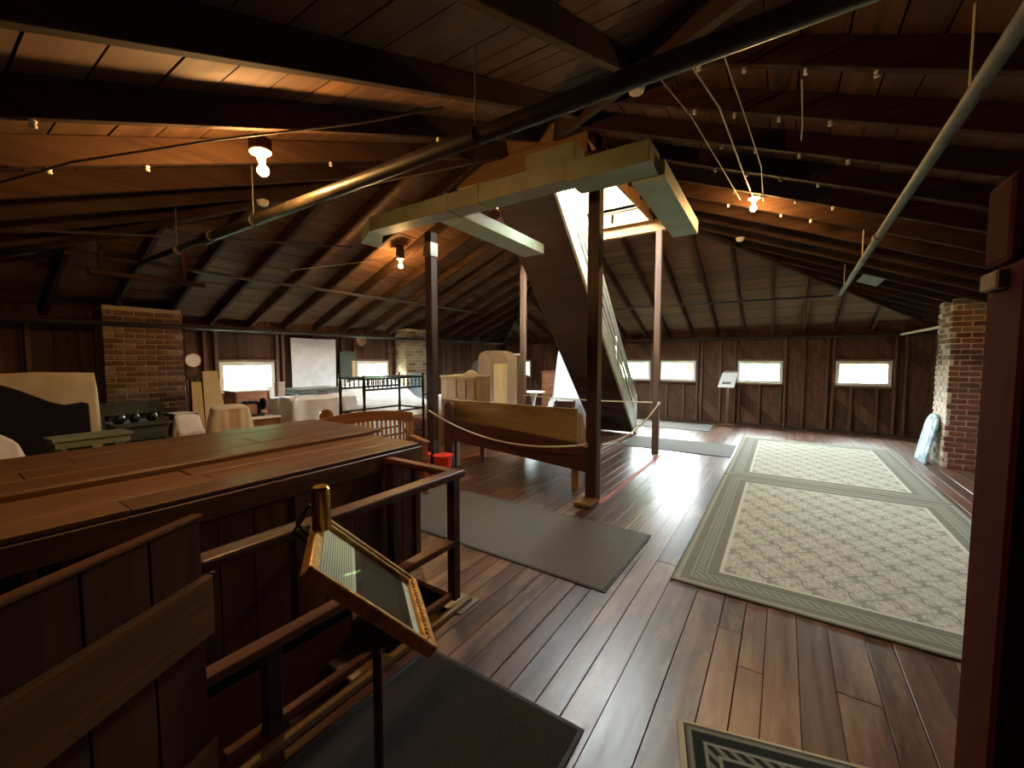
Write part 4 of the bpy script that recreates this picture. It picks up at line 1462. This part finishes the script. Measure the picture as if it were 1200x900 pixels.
# group by the left window
hf = lambda x, y: .55 + .5 / (1 + math.exp((x + .02) * 26))
BS = root('beige_chair', 'beige cloth covered chair in front of the left window', 'covered chair', (-5.3, 2.12, 0), math.radians(-15))
part('cloth', drape(.4, .34, lambda x, y: 1.05 - .01 * x, .03, .03, seed=14, freq=6, flare=.1), M['beige'], BS, smooth=True)
part('frame', MB().bx(-.16, .16, -.14, .14, .001, .9), M['dark_z'], BS)
WCH = root('white_chair', 'white cloth covered chair leaning back near the brick chimney', 'covered chair', (-4.9, 1.6, 0), math.radians(-10))
part('cloth', drape(.34, .2, lambda x, y: .9 + .14 / (1 + math.exp((x + .02) * 26)), .03, .02, seed=15, freq=6, flare=.06), M['sheet'], WCH, smooth=True)
part('frame', MB().bx(-.14, .14, -.09, .09, .001, .8), M['dark_z'], WCH)

WTB = root('white_top_table', 'small table with white top under the left window', 'table', (-6.35, 2.82, 0))
part('top', MB().bx(-.3, .3, -.26, .26, .75, .775), M['candle'], WTB, bevel=.004)
part('apron', MB().bx(-.27, .27, -.25, .25, .62, .749), M['drawer'], WTB)
for sx in (-1, 1):
    for sy in (-1, 1):
        part('leg', MB().bx(sx * .24 - .025, sx * .24 + .025, sy * .22 - .025, sy * .22 + .025, .001, .62), M['cab_z'], WTB)
SM = root('sewing_machine', 'black iron hand machine on the white topped table', 'machine', (-6.3, 2.78, .776))
part('base', MB().bx(-.08, .08, -.16, .16, 0, .03), M['iron'], SM, bevel=.006)
part('arm', MB().tube([(0, .12, .03), (0, .12, .17), (0, .08, .2), (0, -.1, .2), (0, -.14, .17), (0, -.14, .05)], .028, 10), M['iron'], SM, smooth=True)
part('wheel', MB().lathe([(.085, -.012), (.09, 0), (.085, .012), (.06, .012), (.06, -.012)], 20, (0, .17, .17), (0, 1, 0)), M['iron'], SM, smooth=True)
BBX = root('brown_crate', 'brown wooden crate with pale edge behind the hand machine', 'crate', (-7.1, 3.1, .62))
part('body', MB().bx(-.2, .2, -.25, .2, 0, .46), M['drawer'], BBX, bevel=.005)
part('lid', MB().bx(-.21, .21, -.27, .21, .46, .485), M['candle'], BBX, bevel=.004)
LT = root('crate_stand', 'low dark stand carrying the brown crate', 'stand', (-7.1, 3.1, 0))
part('top', MB().bx(-.24, .24, -.3, .3, .58, .619), M['dark_x'], LT)
for sx in (-1, 1):
    for sy in (-1, 1):
        part('leg', MB().bx(sx * .2 - .02, sx * .2 + .02, sy * .26 - .02, sy * .26 + .02, .001, .58), M['dark_z'], LT)
pn = root('white_notice', 'white paper notice card standing right of the crate', 'notice', (-6.86, 3.42, 0))
part('card', MB().bx(-.005, .005, -.1, .1, .72, 1.1), M['paper'], pn)
part('stake', MB().bx(-.02, -.005, -.012, .012, .001, .9), M['dark_z'], pn)
TB = root('tan_boards', 'tall tan board leaning beside the clock', 'board', (-6.75, 2.55, 0), math.radians(-4))
part('board', MB().slab([(.1, -.17, .001), (.1, .17, .001), (-.08, .03, 1.42), (-.08, -.15, 1.42)], (.02, 0, 0)), M['cardboard'], TB, bevel=.003)
TB2 = root('tan_boards', 'narrow tan board leaning next to the dark rack', 'board', (-6.65, 2.28, 0), math.radians(-4))
part('board', MB().slab([(.1, -.08, .001), (.1, .07, .001), (-.04, .05, 1.28), (-.04, -.06, 1.28)], (.02, 0, 0)), M['cardboard'], TB2, bevel=.003)
DR = root('dark_rack', 'dark slatted rack standing below the round clock', 'rack', (-7.05, 2.5, 0))
for i in range(6):
    part('bar', MB().bx(-.012, .012, -.17 + i * .068 - .012, -.17 + i * .068 + .012, .08, 1.3), M['dark_z'], DR)
part('top_rail', MB().bx(-.02, .02, -.2, .2, 1.3, 1.36), M['dark_x'], DR, bevel=.004)
part('foot_rail', MB().bx(-.12, .12, -.2, .2, .001, .08), M['dark_x'], DR, bevel=.004)
CLK = root('round_clock', 'pale round clock face on the left wall above the rack', 'clock', (-7.80, 2.62, 1.57))
part('case', MB().lathe([(.115, 0), (.12, .02), (.105, .045)], 24, (0, 0, 0), (1, 0, 0)), M['oak_z'], CLK, smooth=True)
part('dial', MB().lathe([(.1, .04), (.1, .048)], 24, (0, 0, 0), (1, 0, 0)), M['candle'], CLK)

# dark tables and tools before the left chimney
for (x, y, z, w, d, lb, m) in ((-6.5, 1.61, .84, .5, .52, 'dull green work table before the brick chimney', 'greendark'), (-6.45, 2.02, .9, .4, .24, 'small dark table with a white sheet of paper', 'dark_x')):
    t_ = root('work_table', lb, 'table', (x, y, 0))
    part('top', MB().bx(-w / 2, w / 2, -d / 2, d / 2, z - .035, z), M[m], t_, bevel=.005)
    part('apron', MB().bx(-w / 2 + .04, w / 2 - .04, -d / 2 + .04, d / 2 - .04, z - .2, z - .036), M[m], t_)
    for sx in (-1, 1):
        for sy in (-1, 1):
            part('leg', MB().bx(sx * (w / 2 - .05) - .03, sx * (w / 2 - .05) + .03, sy * (d / 2 - .05) - .03, sy * (d / 2 - .05) + .03, .001, z - .2), M[m], t_)
pp = root('paper_sheet', 'white paper lying on the small dark table', 'paper', (-6.4, 2.02, .901))
part('sheet', MB().bx(-.13, .13, -.1, .1, 0, .003), M['paper'], pp)
for i, (y, r, lb) in enumerate(((1.42, .05, 'small dark iron pot on the green work table'), (1.56, .04, 'dark iron kettle on the green work table'), (1.72, .045, 'round iron weight at the right of the green work table'))):
    it = root('iron_pot', lb, 'pot', (-6.42, y, .841), group='iron ware on the work table')
    part('body', MB().lathe([(r * .8, 0), (r * 1.2, .03), (r * 1.15, .07), (r * .7, .1)], 16), M['iron'], it, smooth=True)
    part('handle', MB().tube([(0, -r, .08), (0, -r * .7, .14), (0, r * .7, .14), (0, r, .08)], .006, 6), M['steel'], it, smooth=True)
part_b = root('green_board', 'dull green board standing behind the work table', 'board', (-7.3, 1.8, 0))
part('board', MB().bx(-.012, .012, -.38, .3, .85, 1.02), M['greendark'], part_b, bevel=.003)
for y in (-.34, .26):
    part('leg', MB().bx(-.012, .012, y - .02, y + .02, .001, .86), M['greendark'], part_b)
GB = root('green_bench', 'pale green painted bench with splayed legs at left', 'bench', (-5.35, .98, 0), math.radians(4))
part('seat', MB().bx(-.14, .14, -.27, .27, .87, .9), M['greenwood'], GB, bevel=.005)
part('apron', MB().bx(-.12, .12, -.25, .25, .81, .869), M['greenwood'], GB)
for sx in (-1, 1):
    for sy in (-1, 1):
        part('leg', MB().beam((sx * .13, sy * .26, .001), (sx * .1, sy * .2, .81), .035, .035), M['greenwood'], GB)

# headboard and sheeted panel at far left
HB = root('dark_headboard', 'near black arched headboard at the far left edge', 'headboard', (-6.0, .45, 0), math.radians(3))
hb = [(-.95, .001), (.68, .001), (.66, 1.13), (.62, 1.15), (.5, 1.13)]
for i in range(13):
    a = i / 12
    hb.append((.5 - .9 * a, 1.13 + .26 * math.sin(math.pi / 2 * min(1, a * 1.6)) ** 1.5))
hb += [(-.95, 1.2)]
part('panel', MB().slab([(-.03, y, z) for y, z in hb], (.06, 0, 0)), M['dark_z'], HB, bevel=.01)
part('base_rail', MB().bx(.03, .08, -.9, .6, .3, .5), M['dark_x'], HB, bevel=.008)
SP = root('sheeted_screen', 'cream sheeted panel standing behind the dark headboard', 'covered panel', (-6.5, .5, 0))
part('cloth', drape(.12, 1.5, lambda x, y: 1.45, .03, .012, seed=21, freq=10, flare=.02), M['beige'], SP, smooth=True)
part('panel_core', MB().bx(-.03, .03, -.7, .7, .001, 1.4), M['dark_z'], SP)
WL = root('sheeted_chair', 'white sheeted chair back at the left edge above the enclosure', 'covered chair', (-4.85, .32, 0))
part('sheet', drape(.4, .34, lambda x, y: 1.04 - 1.2 * max(0, abs(y) - .03) ** 2 * 3, .03, .02, seed=22, freq=6, flare=.12), M['sheet'], WL, smooth=True)
part('frame', MB().bx(-.1, .1, -.08, .08, .001, .8), M['dark_z'], WL)

# small things near the second chimney
GT = root('grey_panel', 'grey metal sheet leaning on the slim chimney', 'panel', (-7.27, 6.9, 0))
part('sheet_metal', MB().slab([(.1, -.2, .001), (.1, .2, .001), (-.08, .2, 1.25), (-.08, -.2, 1.25)], (.012, 0, 0)), M['greymetal'], GT, bevel=.003)
GP = root('green_cloth_panel', 'dull green panel on the left wall beside the hanging sheet', 'panel', (-7.74, 5.36, 0))
part('panel', MB().bx(-.02, .0, -.18, .18, .7, 1.75), M['greendark'], GP)
part('pale_edge', MB().bx(0, .012, .1, .18, 1.15, 1.55), M['cardboard'], GP)
FAN = root('wall_fan', 'round brown cover high on the left wall near the slim chimney', 'cover', (-7.72, 5.68, 2.0))
part('disc', MB().lathe([(.12, 0), (.13, .03), (.08, .06)], 20, (0, 0, 0), (1, 0, 0)), M['cab_z'], FAN, smooth=True)

# crates stacked behind the bench, seen between the dark post and bench
for x, y, w, h, m, lb in ((-5.35, 5.1, .5, .55, 'cab_z', 'brown wooden crate behind the slatted bench'), (-5.2, 4.9, .0, .0, None, None)):
    if m:
        cr = root('wooden_crate', lb, 'crate', (x - .1, y + .25, 0))
        part('body', MB().bx(-w / 2, w / 2, -w / 2, w / 2, .001, h), M[m], cr, bevel=.006)
        for z in (.1, .3, .48):
            part('slat', MB().bx(-w / 2 - .012, w / 2 + .012, -w / 2 - .014, -w / 2, z - .05, z + .03), M[m], cr)
SSK = root('iron_andirons', 'small black iron stand on the floor behind the settle', 'stand', (-4.15, 5.75, 0))
part('bar', MB().bx(-.2, .2, -.012, .012, .2, .23), M['iron'], SSK)
for x in (-.18, 0, .18):
    part('leg', MB().beam((x - .04, 0, .001), (x, 0, .2), .02, .02), M['iron'], SSK)
    part('leg', MB().beam((x + .04, 0, .001), (x, 0, .2), .02, .02), M['iron'], SSK)

# ------------------------------------------------------------------ notice stand by the far wall, painted slab by the chimney
NS = root('notice_stand', 'small wooden stand with a tilted white notice by the far wall', 'notice stand', (-1.06, 10.75, 0))
part('foot', MB().bx(-.16, .16, -.06, .06, .001, .05), M['stud'], NS, bevel=.006)
part('pole', MB().bx(-.025, .025, -.02, .02, .05, 1.0), M['stud'], NS, bevel=.004)
bd_ = part('board', MB().slab([(-.2, -.16, .93), (.14, -.16, .93), (.2, .06, 1.28), (-.12, .06, 1.28)], (0, .012, .0)), M['paper'], NS, bevel=.003)
part('printed_picture', MB().slab([(-.12, -.118, 1.005), (.06, -.118, 1.005), (.08, -.085, 1.055), (-.1, -.085, 1.055)], (0, -.004, 0)), plain('grey_print', '#6f7478', .7), bd_)
part('clip', MB().bx(-.08, .15, .02, .07, 1.28, 1.31), M['steel'], NS, bevel=.003)

k = NT('blue_painted_slab')
tc = k.n('ShaderNodeTexCoord')
nz = k.n('ShaderNodeTexNoise')
k.l(tc.outputs['Object'], nz.inputs['Vector'])
nz.inputs['Scale'].default_value = 7
nz.inputs['Detail'].default_value = 6
k.l(k.ramp(nz.outputs[0], [(.35, lin('#4b6678')), (.5, lin('#8fa6b0')), (.62, lin('#c9d2d2')), (.75, lin('#5d7a8c'))]), k.b.inputs['Base Color'])
k.b.inputs['Roughness'].default_value = .7
BSL = root('painted_slab', 'blue grey painted slab leaning on the red brick chimney', 'slab', (1.84, 8.8, 0), math.radians(0))
sl = [(-.28, .001), (.28, .001), (.29, .54)] + [(.29 * math.cos(a), .54 + .22 * math.sin(a)) for a in [math.pi * i / 10 for i in range(1, 10)]] + [(-.29, .54)]
o = part('slab', MB().slab([(-.02 + .18 * z, y, z) for y, z in sl], (.03, 0, 0)), k.m, BSL, bevel=.006)
part('painted_rim', MB().slab([(-.025 + .18 * (.1 + z * .75), y * .55, .1 + z * .75) for y, z in sl], (.004, 0, .0)), plain('pale_blue_motif', '#93a9b5', .7, c2='#d3dad8', scale=18), o)

# ------------------------------------------------------------------ greenery and ground outside
solo('ground_outside', MB().bx(-600, 600, -600, 600, -6.2, -6), M['grass'], 'grass ground far below the windows', 'ground', kind='structure')
SPOTS = [(-14.5 + 7.6 * i, 24 + (i % 2), 'far') for i in range(5)] + [(-23 - (i % 2), -5 + 7.6 * i, 'left') for i in range(4)]
WORD = ('leftmost', 'second', 'middle', 'fourth', 'rightmost', 'nearest', 'second nearest', 'third nearest', 'farthest')
for i, (x, y, side) in enumerate(SPOTS):
    r = 3.5
    rnd = random.Random(i)
    bm = bmesh.new()
    bmesh.ops.create_icosphere(bm, subdivisions=4, radius=r)
    for v in bm.verts:
        n_ = v.co.normalized()
        v.co *= 1 + .1 * math.sin(7 * n_.x + i) * math.sin(6 * n_.y + 2 * i) + .07 * math.sin(15 * n_.z + 9 * n_.x) + rnd.uniform(-.05, .05)
    me = bpy.data.meshes.new('crown')
    bm.to_mesh(me)
    bm.free()
    tr_ = root('tree', '%s leafy green tree seen through the windows of the %s wall' % (WORD[i], side), 'tree', (x, y, -6), group='trees outside the windows')
    cr_ = link('crown', me, M['leaf'], tr_, (0, 0, 5.6 + .4 * (i % 3)))
    cr_.scale = (1, 1, 1.1)
    part('trunk', MB().tube([(0, 0, .001), (0, 0, 4)], [.3, .2], 8), M['stud'], tr_)
